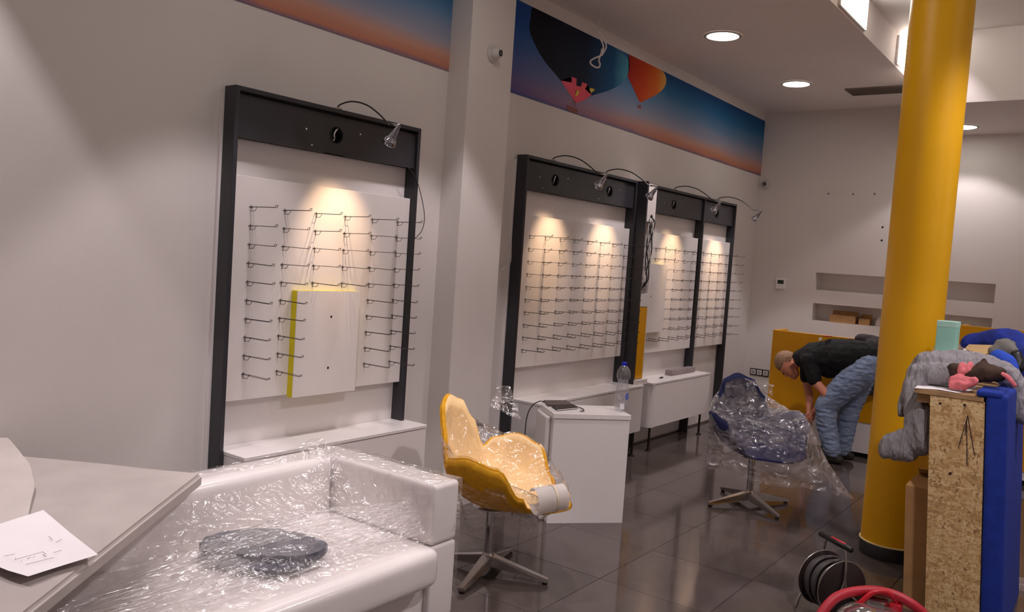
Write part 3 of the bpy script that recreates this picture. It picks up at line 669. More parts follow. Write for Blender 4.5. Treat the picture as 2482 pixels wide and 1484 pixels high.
# tablet, pouch and lead
def on_desk(px, py): 
    q = atZ(px, py, DH); return q
def slab_on(name, label, cat, pts, z0, h, m, bev=0.003):
    P = [Vector((atZ(x, y, z0).x, atZ(x, y, z0).y, z0)) for x, y in pts]
    b = BM(); prism(b, P, Vector((0, 0, h))); bmesh.ops.bevel(b, geom=b.edges[:], offset=bev, segments=2, affect='EDGES')
    return tag(obj(name, b, m, None, True, angle=40), label, cat)
slab_on('notebook', 'thin dark grey tablet lying at the corner of the small desk', 'tablet', [(1316, 974), (1374, 974), (1388, 984), (1328, 986)], DH+0.0006, 0.011, mat('taupe_cover', (92, 80, 78), 0.45))
t = thing('black_pouch', 'black phone pouch with a white edge lying on the small desk', 'pouch', atZ(1372, 992, DH))
P = [Vector((atZ(x, y, DH).x, atZ(x, y, DH).y, DH+0.0006)) for x, y in ((1337, 987), (1392, 984), (1401, 992), (1350, 997))]
b = BM(); prism(b, P, Vector((0, 0, 0.010))); bmesh.ops.bevel(b, geom=b.edges[:], offset=0.003, segments=2, affect='EDGES'); obj('case', b, M_black, t, True, angle=40)
b = BM(); tube(b, [P[3]+Vector((0, 0, 0.006)), P[2]+Vector((0, 0, 0.006))], 0.0022, 6); obj('white_edge', b, M_wcable, t)
b = BM(); tube(b, smooth_path([atZ(1396, 985, DH+0.006), atZ(1412, 991, DH+0.005), atZ(1415, 996, DH+0.005), atZ(1406, 997, DH+0.005)], 5), 0.003, 6); obj('loop', b, M_black, t, True)
a = atZ(1318, 976, DH+0.007)
b = BM(); tube(b, smooth_path([a, a+Vector((-0.03, 0.0, 0.004)), a+Vector((-0.075, -0.02, -0.03)), a+Vector((-0.10, -0.035, -0.10)), a+Vector((-0.105, -0.04, -0.22)), a+Vector((-0.10, -0.04, -0.45)), Vector((a.x-0.10, a.y-0.04, 0.01)), Vector((a.x-0.02, a.y-0.25, 0.006))], 6), 0.0032, 6)
tag(obj('charging_lead', b, M_cable, None, True), 'thin black charging lead dropping from the tablet to the floor', 'cable')

# ================================================================== TULIP CHAIRS
_K = [(0, 0.36, 0.45), (32, 0.33, 0.455), (52, 0.30, 0.49), (72, 0.32, 0.63), (97, 0.33, 0.67), (118, 0.315, 0.645), (131, 0.29, 0.60), (145, 0.295, 0.76), (160, 0.305, 0.865), (180, 0.31, 0.90)]
KEYS = _K + [(360-a, r, z) for a, r, z in _K[-2::-1]]
def petal(theta, soft=0.0):
    d = math.degrees(theta) % 360
    for i in range(len(KEYS)-1):
        if KEYS[i][0] <= d <= KEYS[i+1][0]:
            u = (d-KEYS[i][0])/(KEYS[i+1][0]-KEYS[i][0])
            w = u*u*(3-2*u)
            return (KEYS[i][1]+(KEYS[i+1][1]-KEYS[i][1])*w, KEYS[i][2]+(KEYS[i+1][2]-KEYS[i][2])*w)
    return KEYS[0][1:]
ZS = 0.39
def shell_pt(th, s):
    R, Z = petal(th)
    h = Z-ZS
    r = R*(1-(1-s)**1.45); z = ZS+h*s**2.1
    if abs(((th+math.pi) % (2*math.pi))-math.pi) < 0.8: z -= 0.035*s**6      # waterfall front lip
    return r, z
def tulip_chair(label, loc, rotz, star, m_out, m_in, film_mat, film_kind, film_label):
    t = thing('tulip_chair', label, 'chair', loc, rotz, 'tulip swivel chairs wrapped in plastic')
    nu, nv = 96, 16
    b = BM()
    def inner(u, v):
        th = 2*math.pi*u; r, z = shell_pt(th, v); return Vector((r*math.cos(th)+0.035, r*math.sin(th), z))
    def outer(u, v):
        th = 2*math.pi*u; r, z = shell_pt(th, v); k = 0.045*(1-0.35*v)
        nr = 0.25+0.75*v; nz = -(1-0.72*v)
        return Vector(((r+k*nr*v**0.5)*math.cos(th)+0.035, (r+k*nr*v**0.5)*math.sin(th), z+k*nz))
    vi = sheet(b, inner, nu, nv, True); vo = sheet(b, outer, nu, nv, True)
    for i in range(nu):
        i2 = (i+1) % nu; b.faces.new((vi[-1][i], vi[-1][i2], vo[-1][i2], vo[-1][i]))
    nface = nu*(nv-1)
    b.faces.ensure_lookup_table()
    for k, f in enumerate(b.faces): f.material_index = 0 if k < nface else 1
    bmesh.ops.remove_doubles(b, verts=b.verts[:], dist=1e-5); bmesh.ops.recalc_face_normals(b, faces=b.faces[:])
    obj('seat_shell', b, [m_in, m_out], t, True, world=False)
    b = BM(); 
    def rim(u, v):
        p = (inner(u, 1.0)+outer(u, 1.0))/2; return p
    ring = [rim(k/96, 1) for k in range(97)]
    tube(b, ring, 0.008, 8, cap=False); obj('piping', b, m_out, t, True, world=False)
    b = BM(); tube(b, [(0, 0, 0.09), (0, 0, 0.36)], 0.024, 18); lathe(b, [(0.024, 0.33), (0.09, 0.345), (0.1, 0.352), (0, 0.352)], (0, 0, 0), 24); obj('pedestal', b, M_chrome, t, True, world=False, angle=40)
    b = BM(); lathe(b, [(0, 0.045), (0.036, 0.05), (0.038, 0.085), (0.026, 0.105), (0, 0.105)], (0, 0, 0), 24); obj('hub', b, M_alu, t, True, world=False, angle=40)
    for k in range(4):
        a = star-rotz+k*math.pi/2; c_, s_ = math.cos(a), math.sin(a); n_ = Vector((-s_, c_, 0)); d_ = Vector((c_, s_, 0))
        def sec(r, w, z0, z1): return [d_*r-n_*w+Vector((0, 0, z0)), d_*r+n_*w+Vector((0, 0, z0)), d_*r+n_*w*0.8+Vector((0, 0, z1)), d_*r-n_*w*0.8+Vector((0, 0, z1))]
        A, B = sec(0.02, 0.033, 0.04, 0.095), sec(0.335, 0.019, 0.012, 0.030)
        b = BM(); hexa(b, [A[0], A[1], B[1], B[0]], [A[3], A[2], B[2], B[3]]); bmesh.ops.bevel(b, geom=b.edges[:], offset=0.004, segments=2, affect='EDGES')
        leg = obj('leg', b, M_alu, t, True, world=False, angle=40)
        b = BM(); lathe(b, [(0, 0), (0.014, 0), (0.014, 0.012), (0, 0.012)], d_*0.318, 14); obj('glide', b, M_black, leg, True, world=False)
    # plastic bag pulled over the chair
    b = BM(); rnd = mnoise
    def cover(u, v):
        th = 2*math.pi*u; R, Z = petal(th)
        Rw, Zw = 0.0, 0.0
        for k in range(-3, 4):
            rr, zz = petal(th+k*0.22); w = 1.0/7; Rw += rr*w; Zw += zz*w
        R2, Z2 = max(R, Rw)+0.022, max(Z, Zw)+0.014
        q = Vector((math.cos(th)*2.2, math.sin(th)*2.2, v*3+len(label)*0.1))
        if v < 0.5:
            s = v/0.5; r = R2*s; zc = 0.60 if film_kind != 'tight' else 0.52
            zin = shell_pt(th, s)[1]+0.02
            z = max(zin, zc*(1-s**2)+Z2*s**2 if film_kind != 'tight' else zin+0.05*(1-s)*s*4*0.5)
            dd = 0.012*rnd.noise(q*3)
            return Vector((r*math.cos(th)+0.035, r*math.sin(th), z+dd*(1-s*0.4)))
        s = (v-0.5)/0.5
        if film_kind == 'tight':
            zb = 0.30+0.03*math.sin(5*th+1)
            r = R2*(1-0.40*s**1.3)+0.02*s*math.sin(9*th)+0.015*rnd.noise(q*2.4); z = Z2+(zb-Z2)*s
        else:
            fl = max(0.0, math.cos(th-(math.radians(34)-rotz)))**1.5
            zb = 0.27-0.10*fl+0.03*math.sin(4*th)
            r = R2*(1-0.10*s)+fl*0.33*s**1.1+0.028*s*math.sin(11*th+2)+0.03*rnd.noise(q*2.0)*(0.3+s); z = Z2+(zb-Z2)*s
        return Vector((r*math.cos(th)+0.035, r*math.sin(th), z+0.006*rnd.noise(q*6)))
    sheet(b, cover, 120, 44, True)
    obj('plastic_cover', b, film_mat, t, True, world=False)
    return t
M_ochre = mat('ochre_fabric', (222, 160, 22), 0.8, var=0.06, vscale=30, bump=0.25, bscale=300, bdist=0.002)
M_cream = mat('cream_foam_lining', (250, 214, 156), 0.7, var=0.05, vscale=8)
M_navy = mat('navy_fabric', (34, 42, 92), 0.8, var=0.1, vscale=30, bump=0.25, bscale=300, bdist=0.002)
M_lav = mat('lavender_foam_lining', (96, 92, 124), 0.75, var=0.08, vscale=6)
Mf1 = film('chair_bag_film', 0.03, (244, 234, 222), 13, 1.0, 0.22, (1, 1, 1.6), milky=0.09, spec_gain=1.3, bd=0.075)
Mf2 = film('loose_bag_film', 0.20, (226, 218, 220), 10, 1.0, 0.24, (1, 1, 1.5), milky=0.44, spec_gain=1.15, bd=0.08)
C1 = Vector((-2.535, 3.395, 0))
tulip_chair('yellow tulip swivel chair with cream lining under clear film', C1, math.radians(16), math.radians(15), M_ochre, M_cream, Mf1, 'tight', None)
tulip_chair('navy tulip swivel chair under a loose clear plastic bag', Vector((-2.01, 5.74, 0)), math.radians(-38), math.radians(-34), M_navy, M_navy, Mf2, 'loose', None)
# tuft of film sticking up behind each chair
def tuft(label, pts, m, th=0.05):
    b = BM()
    def f(u, v):
        a = pts[0].lerp(pts[1], u); c_ = pts[2].lerp(pts[3], u); p = a.lerp(c_, v)
        q = p*18; return p+Vector((mnoise.noise(q), mnoise.noise(q+Vector((5, 0, 0))), mnoise.noise(q+Vector((0, 7, 0)))))*th*(0.25+0.5*v)
    sheet(b, f, 26, 20); return tag(obj('film_scrap', b, m, None, True), label, 'plastic film')
tuft('crumpled clear film end sticking up behind the yellow chair', [atD(1190, 985, 4.42), atD(1262, 1020, 4.4), atD(1205, 935, 4.5), atD(1235, 940, 4.5)], M_film, 0.035)
tuft('crumpled clear film knot at the top of the navy chair', [atD(1800, 915, 5.72), atD(1872, 960, 5.7), atD(1830, 925, 5.8), atD(1876, 925, 5.8)], M_film, 0.04)
# white foam roll taped on the front lip of the yellow chair
pc0 = atD(1294, 1216, 3.93); pc1 = atD(1366, 1204, 3.99)
ax = (pc1-pc0); Lr = ax.length; 
t = thing('foam_roll', 'curled white foam sheet taped around the front lip of the yellow chair', 'foam wrap', pc0)
b = BM(); e1 = Vector((0, 0, 1)); e2 = ax.normalized().cross(e1).normalized(); e1 = e2.cross(ax.normalized()).normalized()
def roll(u, v):
    a = math.radians(-60+300*u); return pc0+ax*v+(e1*math.cos(a)+e2*math.sin(a))*(0.062+0.003*u)
vs = sheet(b, roll, 30, 5)
r = bmesh.ops.solidify(b, geom=b.faces[:], thickness=0.006); obj('sheet', b, mat('white_foam', (242, 236, 232), 0.6, subs=0.0), t, True, angle=50)
b = BM()
def roll2(u, v):
    a = math.radians(-50+280*u); return pc0+ax*(0.60+0.06*v)+(e1*math.cos(a)+e2*math.sin(a))*0.0665
sheet(b, roll2, 26, 3); obj('tape', b, mat('beige_tape', (224, 206, 176), 0.35), t, True)

# ================================================================== WRAPPED SOFA
M_vin = mat('white_vinyl_wrapped', (236, 229, 226), 0.32, var=0.012, vscale=5, bump=0.10, bscale=9, coat=0.6, coat_rough=0.12, bdist=0.012)
t = thing('wrapped_sofa', 'white two-block sofa wrapped in stretch film', 'sofa', (-2.7, 2.0, 0))
SY0, SY1 = 0.60, 2.80
b = BM(); bx(b, -3.10, -2.272, SY1-0.165, SY1, 0.388, 0.652, 0.022, 3); obj('arm', b, M_vin, t, True, angle=50)
b = BM(); bx(b, -3.10, -2.272, SY0, SY0+0.165, 0.388, 0.652, 0.022, 3); obj('arm', b, M_vin, t, True, angle=50)
b = BM(); bx(b, -3.10, -2.272, SY1-0.165, SY1-0.002, 0.05, 0.384, 0.015, 3); obj('arm_base', b, M_vin, t, True, angle=50)
b = BM(); bx(b, -3.10, -2.272, SY0+0.002, SY0+0.165, 0.05, 0.384, 0.015, 3); obj('arm_base', b, M_vin, t, True, angle=50)
b = BM(); bx(b, -3.098, -2.30, SY0+0.166, SY1-0.166, 0.05, 0.24, 0.012, 2); obj('seat_base', b, M_vin, t, True, angle=50)
b = BM(); bx(b, -2.92, -2.205, SY0+0.168, SY1-0.168, 0.235, 0.405, 0.06, 5); obj('seat_cushion', b, M_vin, t, True, angle=60)
b = BM(); bx(b, -3.10, -2.90, SY0+0.166, SY1-0.166, 0.30, 0.655, 0.05, 4); obj('backrest', b, M_vin, t, True, angle=60)
for x, y in ((-3.02, SY0+0.1), (-3.02, SY1-0.1), (-2.36, SY0+0.1), (-2.36, SY1-0.1)):
    b = BM(); tube(b, [(x, y, 0), (x, y, 0.055)], 0.02, 12); obj('foot', b, M_black, t)
# stretch film, sagging from the backrest across the seat
Mf3 = film('stretch_film', 0.05, (246, 240, 236), 19, 1.0, 0.25, (1, 1, 1), milky=0.12, spec_gain=1.3, bd=0.055)
b = BM()
BAGC = atZ(640, 1346, 0.45)
def tent(u, v):
    y = SY0+0.17+(SY1-0.17-SY0-0.17)*u
    x = -3.06+0.80*v
    z = 0.418+0.248*math.exp(-((max(0, v-0.10))/0.26)**1.15) if v > 0.10 else 0.666
    e = max(0.0, (u-0.80)/0.20)                      # pulled up to the arm
    z += 0.06*e**2.2*math.exp(-((v-0.15)/0.4)**2)
    z += 0.058*math.exp(-(((x-BAGC.x)/0.21)**2+((y-BAGC.y)/0.30)**2)**2)
    q = Vector((x*9, y*9, z*9)); z += 0.007*mnoise.noise(q)+0.004*mnoise.noise(q*3)
    return Vector((x, y, z))
sheet(b, tent, 90, 60); obj('seat_film', b, Mf3, t, True)
Mf4 = film('streaked_film', 0.05, (250, 244, 242), 22, 1.0, 0.25, (3.0, 0.3, 3.0), milky=0.30, spec_gain=1.6, bd=0.03)
b = BM()
def strip(u, v):
    y = SY1+0.004-(SY1-1.05)*u
    top = Vector((-2.262, y, 0.655-0.05*u)); 
    x = -2.262-0.10*math.sin(math.pi*min(1, u*1.1))-0.34*v*min(1, u*3)
    z = 0.60-0.17*u**0.7-0.16*(1-v)*(1-u)+0.0
    z = max(z, 0.432+0.012*math.sin(u*9))
    q = Vector((x*12, y*2, z*12)); return Vector((x, y, z+0.004*mnoise.noise(q*2)))
sheet(b, strip, 80, 24); obj('film_band', b, Mf4, t, True)
b = BM()
def armfilm(u, v):
    # film hugging the right arm: over inner face, top and front corner
    pts = [(-1, 0.42), (-1, 0.655), (1, 0.66), (1, 0.40)]
    s = u*3; i = min(2, int(s)); f = s-i
    yy = [SY1-0.172, SY1-0.170, SY1+0.006, SY1+0.006]; zz = [0.44, 0.662, 0.662, 0.10]
    y = yy[i]+(yy[i+1]-yy[i])*f; z = zz[i]+(zz[i+1]-zz[i])*f; x = -3.09+0.826*v
    q = Vector((x*20, y*20, z*20)); n = 0.003*mnoise.noise(q)
    return Vector((x, y+n, z+n))
sheet(b, armfilm, 60, 50); obj('arm_film', b, Mf3, t, True)
# taut strands of the stretch film, fanning from the arm front across the seat
b = BM(); rs = random.Random(5)
for k in range(46):
    v0 = rs.random(); v1 = min(1, max(0, v0+rs.uniform(-0.12, 0.12))); u0 = rs.uniform(0.0, 0.45); u1 = min(0.98, u0+rs.uniform(0.2, 0.55))
    pts = [strip(u0+(u1-u0)*i/10, v0+(v1-v0)*i/10)+Vector((0, 0, 0.0025)) for i in range(11)]
    tube(b, pts, [0.0003+0.0011*math.sin(math.pi*i/10) for i in range(11)], 5)
o = obj('film_strands', b, film('strand_film', 0.30, (250, 246, 244), 40, 1.0, 0.2, milky=0.25, spec_gain=3.0, bd=0.02), t, True); o['kind'] = 'stuff'
# peak of bunched film where back meets arm
pk = atD(790, 1085, 3.95)
b = BM()
def peak(u, v):
    a = 2*math.pi*u; r = 0.10*(1-v)**0.8+0.008; q = Vector((math.cos(a)*2, math.sin(a)*2, v*4))
    return Vector((-2.985+r*1.0*math.cos(a), SY1-0.17+r*0.7*math.sin(a), 0.645+0.05*v))+Vector((mnoise.noise(q), mnoise.noise(q+Vector((3, 3, 3))), mnoise.noise(q*2)))*0.014
sheet(b, peak, 40, 14, True); obj('film_peak', b, Mf3, t, True)
# dark folded bag under the film
M_bag = mat('slate_plastic', (84, 86, 98), 0.3, var=0.15, vscale=14, bump=0.5, bscale=22, coat=0.4, bdist=0.02)
def seatp(px, py, z=0.43): return atZ(px, py, z)
t = thing('folded_garment_bag', 'folded slate-grey plastic-packed cloth lying on the wrapped sofa', 'folded bag', seatp(640, 1350, 0.43))
for nm, pts, z0, h in (('lower_fold', [(480, 1352), (500, 1340), (600, 1335), (740, 1340), (780, 1350), (740, 1378), (680, 1396), (590, 1390), (510, 1370)], 0.425, 0.022), ('upper_fold', [(482, 1334), (500, 1316), (560, 1300), (650, 1296), (745, 1310), (794, 1336), (750, 1358), (650, 1364), (545, 1352)], 0.449, 0.024)):
    P = [Vector((seatp(x, y, z0).x, seatp(x, y, z0).y, z0)) for x, y in pts]
    P = smooth_path(P+[P[0]], 3)[:-1]
    b = BM(); prism(b, P, Vector((0, 0, h))); bmesh.ops.triangulate(b, faces=[f for f in b.faces if len(f.verts) > 4]); bmesh.ops.subdivide_edges(b, edges=b.edges[:], cuts=2, use_grid_fill=True)
    for v in b.verts:
        q = v.co*22; v.co.z += 0.007*mnoise.noise(q)+0.004*mnoise.noise(q*2.3)
    obj(nm, b, M_bag, t, True, angle=60)
# foam-wrapped slab resting on the sofa, with a printed sheet on it
A = atZ(492, 1146, 0.715); B = atZ(95, 1108, 0.735); Cc = atZ(115, 1445, 0.675)
ab = (B-A); ac = (Cc-A)*1.35; n_ = ab.cross(ac).normalized(); n_ = n_ if n_.z > 0 else -n_
M_foam = mat('thin_foam_wrap', (188, 178, 173), 0.55, var=0.04, vscale=5, bump=0.15, bscale=18, bdist=0.01)
t = thing('wrapped_slab', 'flat panel wrapped in thin white foam resting on the sofa', 'wrapped panel', A)
b = BM()
for v_ in (0,):
    P = [A, A+ab*1.18, A+ab*1.18+ac, A+ac]
    hexa(b, [p-n_*0.055 for p in P], P); bmesh.ops.bevel(b, geom=b.edges[:], offset=0.012, segments=3, affect='EDGES')
    bmesh.ops.subdivide_edges(b, edges=b.edges[:], cuts=3, use_grid_fill=True)
    for v in b.verts: q = v.co*7; v.co += n_*0.004*mnoise.noise(q)
obj('foam_cover', b, M_foam, t, True, angle=50)
def onslab(px, py, lift=0.004):
    d = ray(px, py); s = (A+n_*lift-EYEP).dot(n_)/d.dot(n_); return EYEP+d*s
b = BM()
def flap(u, v):
    pts = [(85-95*u, 1232-60*u), (-60, 1100)]
    x = (-90)+(175-60*abs(v-0.45))*u; y = 1060+260*v
    if v < 0.25: x -= 40*(0.25-v)*4*u
    p = onslab(x, y, 0.006+0.035*u*(1-v)*0.5+0.05*(1-v)**3); q = p*14
    return p+n_*0.006*mnoise.noise(q)
sheet(b, flap, 24, 30); obj('loose_foam_sheet', b, mat('pale_foam_sheet', (204, 194, 188), 0.55, var=0.03), t, True)
pp = [(-40, 1283), (105, 1237), (170, 1292), (238, 1345), (150, 1372), (68, 1398), (20, 1384), (-40, 1360)]
tp = thing('drawing_sheet', 'white printed drawing sheet lying on the foam-wrapped slab', 'paper', onslab(90, 1320))
b = BM(); vs = [b.verts.new(onslab(x, y, 0.024+0.003*math.sin(x*0.03))) for x, y in pp]; f_ = b.faces.new(vs); bmesh.ops.triangulate(b, faces=[f_]); bmesh.ops.solidify(b, geom=b.faces[:], thickness=0.0006)
obj('sheet', b, M_paper, tp)
for (x0, y0, x1, y1) in ((36, 1357, 104, 1338), (62, 1369, 130, 1352), (38, 1352, 36, 1358), (104, 1338, 112, 1344), (104, 1344, 112, 1350), (10, 1349, 36, 1343), (130, 1340, 150, 1334), (135, 1315, 150, 1308), (128, 1309, 118, 1300), (52, 1358, 52, 1362), (66, 1356, 74, 1351), (80, 1352, 84, 1350)):
    b = BM(); tube(b, [onslab(x0, y0, 0.0275), onslab(x1, y1, 0.0275)], 0.0006, 4); obj('ink_line', b, M_ink, tp)
# slumped plastic hanging under the slab corner
blob('slumped_film', [[(onslab(-10, 1420, -0.10), 0.06), (onslab(50, 1455, -0.10), 0.045), (onslab(75, 1480, -0.12), 0.03)]], mat('slate_film', (150, 146, 150), 0.3, var=0.15, vscale=10, coat=0.5), None, 0.012, 6, 0.008, 0.05)
tag(bpy.data.objects['slumped_film'], 'bunched grey film under the edge of the foam-wrapped slab', 'plastic film')

# ================================================================== PERSON bending over behind the chair
YP = 7.755
def J(px, py, dy=0.0): return atY(px, py, YP+dy)
M_skin = mat('skin', (214, 140, 112), 0.5, var=0.06, vscale=14)
M_hair = mat('short_hair', (150, 118, 92), 0.75, var=0.15, vscale=60, bump=0.5, bscale=220, bdist=0.004)
M_jean = mat('washed_denim', (140, 156, 184), 0.85, var=0.22, vscale=9, bump=0.6, bscale=17, rgb2=(118, 134, 164), bdist=0.035, stretch=(0.6, 1, 1.6))
M_tee = mat('black_tshirt', (20, 20, 22), 0.85, var=0.1, bump=0.8, bscale=14, bdist=0.03)
N_, F_ = -0.15, 0.13
head = J(1907, 881, -0.02)
crown = J(1896, 880, -0.02); chin = J(1926, 905, -0.02)
chains = [
    [(J(1905, 876, -0.02), 0.088), (J(1908, 888, -0.02), 0.082), (J(1920, 900, -0.02), 0.058), (J(1926, 906, -0.02), 0.042)],   # skull to jaw
    [(J(1920, 880, -0.02), 0.062), (J(1950, 868, -0.02), 0.062), (J(1985, 866, -0.02), 0.12), (J(2040, 860, -0.02), 0.125), (J(2100, 872, -0.02), 0.13)],
    [(J(1960, 874, N_), 0.055), (J(1975, 925, N_), 0.043), (J(2004, 957, N_-0.02), 0.036), (J(1985, 985, N_+0.04), 0.031), (J(1971, 1002, N_+0.08), 0.024)],
    [(J(1960, 874, F_), 0.055), (J(1955, 925, F_), 0.043), (J(1962, 962, F_), 0.036), (J(1962, 990, F_-0.04), 0.03), (J(1961, 1003, F_-0.08), 0.024)],
    [(J(2092, 892, N_*0.6), 0.09), (J(2000, 985, N_*0.8), 0.062), (J(2016, 1085, N_*0.8), 0.042)],
    [(J(2092, 892, F_*0.6), 0.09), (J(2064, 985, F_*0.8), 0.062), (J(2041, 1082, F_*0.8), 0.042)],
    [(J(1909, 903, -0.02), 0.016), (J(1905, 912, -0.02), 0.013)],                                   # nose
    [(J(1919, 913, -0.02), 0.022), (J(1926, 916, -0.02), 0.020)],                                   # lips and chin
    [(J(1918, 886, -0.10), 0.014), (J(1921, 880, -0.105), 0.012), (J(1917, 878, -0.105), 0.010)],   # ear
    [(J(1918, 886, 0.06), 0.014), (J(1921, 880, 0.065), 0.012)],
]
for (bx_, by_, dy, sg) in ((1970, 1004, N_+0.09, 1), (1960, 1005, F_-0.09, -1)):                     # hands: palm, four fingers, thumb
    chains.append([(J(bx_, by_, dy), 0.026), (J(bx_-2, by_+10, dy), 0.024)])
    for k in range(4):
        off = (k-1.5)*0.017; ln = (0.9, 1.05, 1.0, 0.8)[k]
        p0 = J(bx_-2, by_+12, dy+off); p1 = J(bx_-5, by_+12+8*ln, dy+off); p2 = J(bx_-2, by_+12+15*ln, dy+off*0.9)
        chains.append([(p0, 0.010), (p1, 0.009), (p2, 0.0075)])
    chains.append([(J(bx_-4, by_+3, dy-0.02*sg), 0.012), (J(bx_-9, by_+9, dy-0.03*sg), 0.010), (J(bx_-9, by_+16, dy-0.025*sg), 0.009)])
person = blob('person', chains, M_skin, None, 0.0085, 4)
tag(person, 'person in a black t-shirt and washed jeans bending forward beside the yellow counter', 'person')
WM[person.name] = Matrix.Identity(4)
blob('hair', [[(J(1901, 872, -0.02), 0.089), (J(1900, 880, -0.02), 0.088), (J(1907, 872, -0.02), 0.088)]], M_hair, person, 0.009, 3)
for dy in (-0.055, 0.015):
    b = BM(); tt = bmesh.new(); bmesh.ops.create_uvsphere(tt, u_segments=12, v_segments=8, radius=0.011); merge(b, tt, Matrix.Translation(J(1903, 903, dy)+Vector((-0.012, 0, -0.012)))); obj('eye', b, M_black, person, True)
blob('t_shirt', [
    [(J(1943, 868, -0.02), 0.085), (J(1975, 864, -0.08), 0.125), (J(1975, 862, 0.05), 0.125)],
    [(J(1975, 866, -0.06), 0.13), (J(2020, 862, -0.06), 0.15), (J(2065, 862, -0.06), 0.145), (J(2098, 862, -0.06), 0.125)],
    [(J(1975, 866, 0.03), 0.13), (J(2020, 862, 0.03), 0.15), (J(2065, 862, 0.03), 0.145), (J(2098, 862, 0.03), 0.125)],
    [(J(2010, 880, -0.02), 0.14), (J(2045, 884, -0.02), 0.12)],
    [(J(1962, 872, N_), 0.078), (J(1970, 905, N_), 0.066), (J(1974, 920, N_), 0.062)],
    [(J(1962, 872, F_), 0.078), (J(1957, 905, F_), 0.066), (J(1956, 915, F_), 0.062)]], M_tee, person, 0.011, 5, 0.006, 0.08)
blob('jeans', [
    [(J(2102, 882, -0.09), 0.118), (J(2102, 882, 0.05), 0.118)],
    [(J(2094, 895, N_*0.6), 0.128), (J(2045, 940, N_*0.75), 0.112), (J(2002, 984, N_*0.85), 0.092), (J(2004, 1030, N_*0.85), 0.086), (J(2014, 1078, N_*0.85), 0.074), (J(2018, 1092, N_*0.85), 0.07)],
    [(J(2094, 895, F_*0.6), 0.125), (J(2076, 945, F_*0.75), 0.108), (J(2060, 990, F_*0.85), 0.09), (J(2050, 1040, F_*0.85), 0.083), (J(2043, 1078, F_*0.85), 0.076), (J(2042, 1088, F_*0.85), 0.074)]], M_jean, person, 0.009, 3, 0.010, 0.040, wst=(0.5, 0.8, 1.4))
for (px, dy) in ((2016, N_*0.85), (2042, F_*0.85)):
    a_ = J(px, 1090, dy); fl = Vector((a_.x, a_.y, 0.035))
    o = blob('shoe', [[(fl+Vector((0.07, 0, 0.01)), 0.042), (fl+Vector((-0.05, 0, 0.01)), 0.045), (fl+Vector((-0.16, 0, 0.0)), 0.036)], [(fl+Vector((0.05, 0, 0.03)), 0.04), (fl+Vector((0, 0, 0.05)), 0.04)]], mat('dark_shoe', (44, 40, 34), 0.6), person, 0.01, 4)
b = BM()
for (a0, a1) in (((1986, 822), (1993, 828)), ((1968, 833), (1986, 826))):
    pass
for (px, py, w, h, cl) in ((1989, 829, 0.008, 0.05, (226, 222, 220)), (2007, 822, 0.05, 0.014, (150, 30, 34))):
    c_ = J(px, py, -0.10)+Vector((0, -0.02, 0.025)); b = BM(); bx(b, c_.x-w/2, c_.x+w/2, c_.y-0.03, c_.y+0.05, c_.z-h/4, c_.z+h/4, 0.003); obj('shirt_print', b, mat('print_%d' % cl[1], cl, 0.7), person)
# jacket thrown over the counter behind the person
blob('draped_jacket', [
    [(atY(2085, 822, 8.085), 0.045), (atY(2108, 828, 8.08), 0.06), (atY(2132, 832, 8.08), 0.05)],
    [(atY(2112, 835, 8.03), 0.05), (atY(2116, 890, 8.02), 0.05), (atY(2112, 945, 8.03), 0.055)], [(atY(2135, 840, 8.03), 0.05), (atY(2140, 940, 8.03), 0.055)]], mat('dark_jacket', (70, 64, 66), 0.9, var=0.2, vscale=14), None, 0.012, 5, 0.010, 0.06)
tag(bpy.data.objects['draped_jacket'], 'dark grey jacket draped over the yellow counter beside the pillar', 'jacket')
# boxes in the lower niche
def open_box(name, label, x0, x1, y0, y1, z0, h, m=M_card):
    t = thing(name, label, 'box', ((x0+x1)/2, (y0+y1)/2, z0)); w = 0.005
    b = BM(); bx(b, x0, x1, y0, y0+w, z0, z0+h); obj('front', b, m, t)
    b = BM(); bx(b, x0, x1, y1-w, y1, z0, z0+h); obj('back', b, m, t)
    b = BM(); bx(b, x0, x0+w, y0+w, y1-w, z0, z0+h); obj('side', b, m, t)
    b = BM(); bx(b, x1-w, x1, y0+w, y1-w, z0, z0+h); obj('side', b, m, t)
    b = BM(); bx(b, x0+w, x1-w, y0+w, y1-w, z0, z0+w); obj('bottom', b, m, t)
    b = BM(); hexa(b, [(x0, y1-w, z0+h), (x1, y1-w, z0+h), (x1, y1, z0+h), (x0, y1, z0+h)], [(x0, y1+0.01, z0+h+0.045), (x1, y1+0.01, z0+h+0.045), (x1, y1+0.015, z0+h+0.045), (x0, y1+0.015, z0+h+0.045)]); obj('flap', b, m, t)
    b = BM(); hexa(b, [(x1-w, y0, z0+h), (x1, y0, z0+h), (x1, y1-w, z0+h), (x1-w, y1-w, z0+h)], [(x1+0.05, y0, z0+h+0.02), (x1+0.055, y0, z0+h+0.02), (x1+0.055, y1-w, z0+h+0.02), (x1+0.05, y1-w, z0+h+0.02)]); obj('flap', b, m, t)
a = atY(2010, 780, 9.53); c_ = atY(2072, 788, 9.53)
open_box('open_carton', 'open cardboard carton in the lower wall niche', a.x, c_.x, 9.52, 9.64, 1.1575, 0.085)
a = atY(2080, 785, 9.53); c_ = atY(2106, 790, 9.53)
open_box('small_carton', 'smaller open carton beside the larger one in the lower wall niche', a.x, c_.x, 9.54, 9.64, 1.1575, 0.07)
a = atY(2118, 790, 9.53); b = BM(); lathe(b, [(0, 0), (0.035, 0), (0.036, 0.05), (0.03, 0.075), (0.012, 0.09), (0.012, 0.105), (0, 0.105)], (a.x+0.03, 9.60, 1.1575), 20)
tag(obj('white_jar', b, mat('jar_white', (220, 206, 196), 0.5), None, True, angle=45), 'small white squat bottle at the end of the lower wall niche', 'bottle')

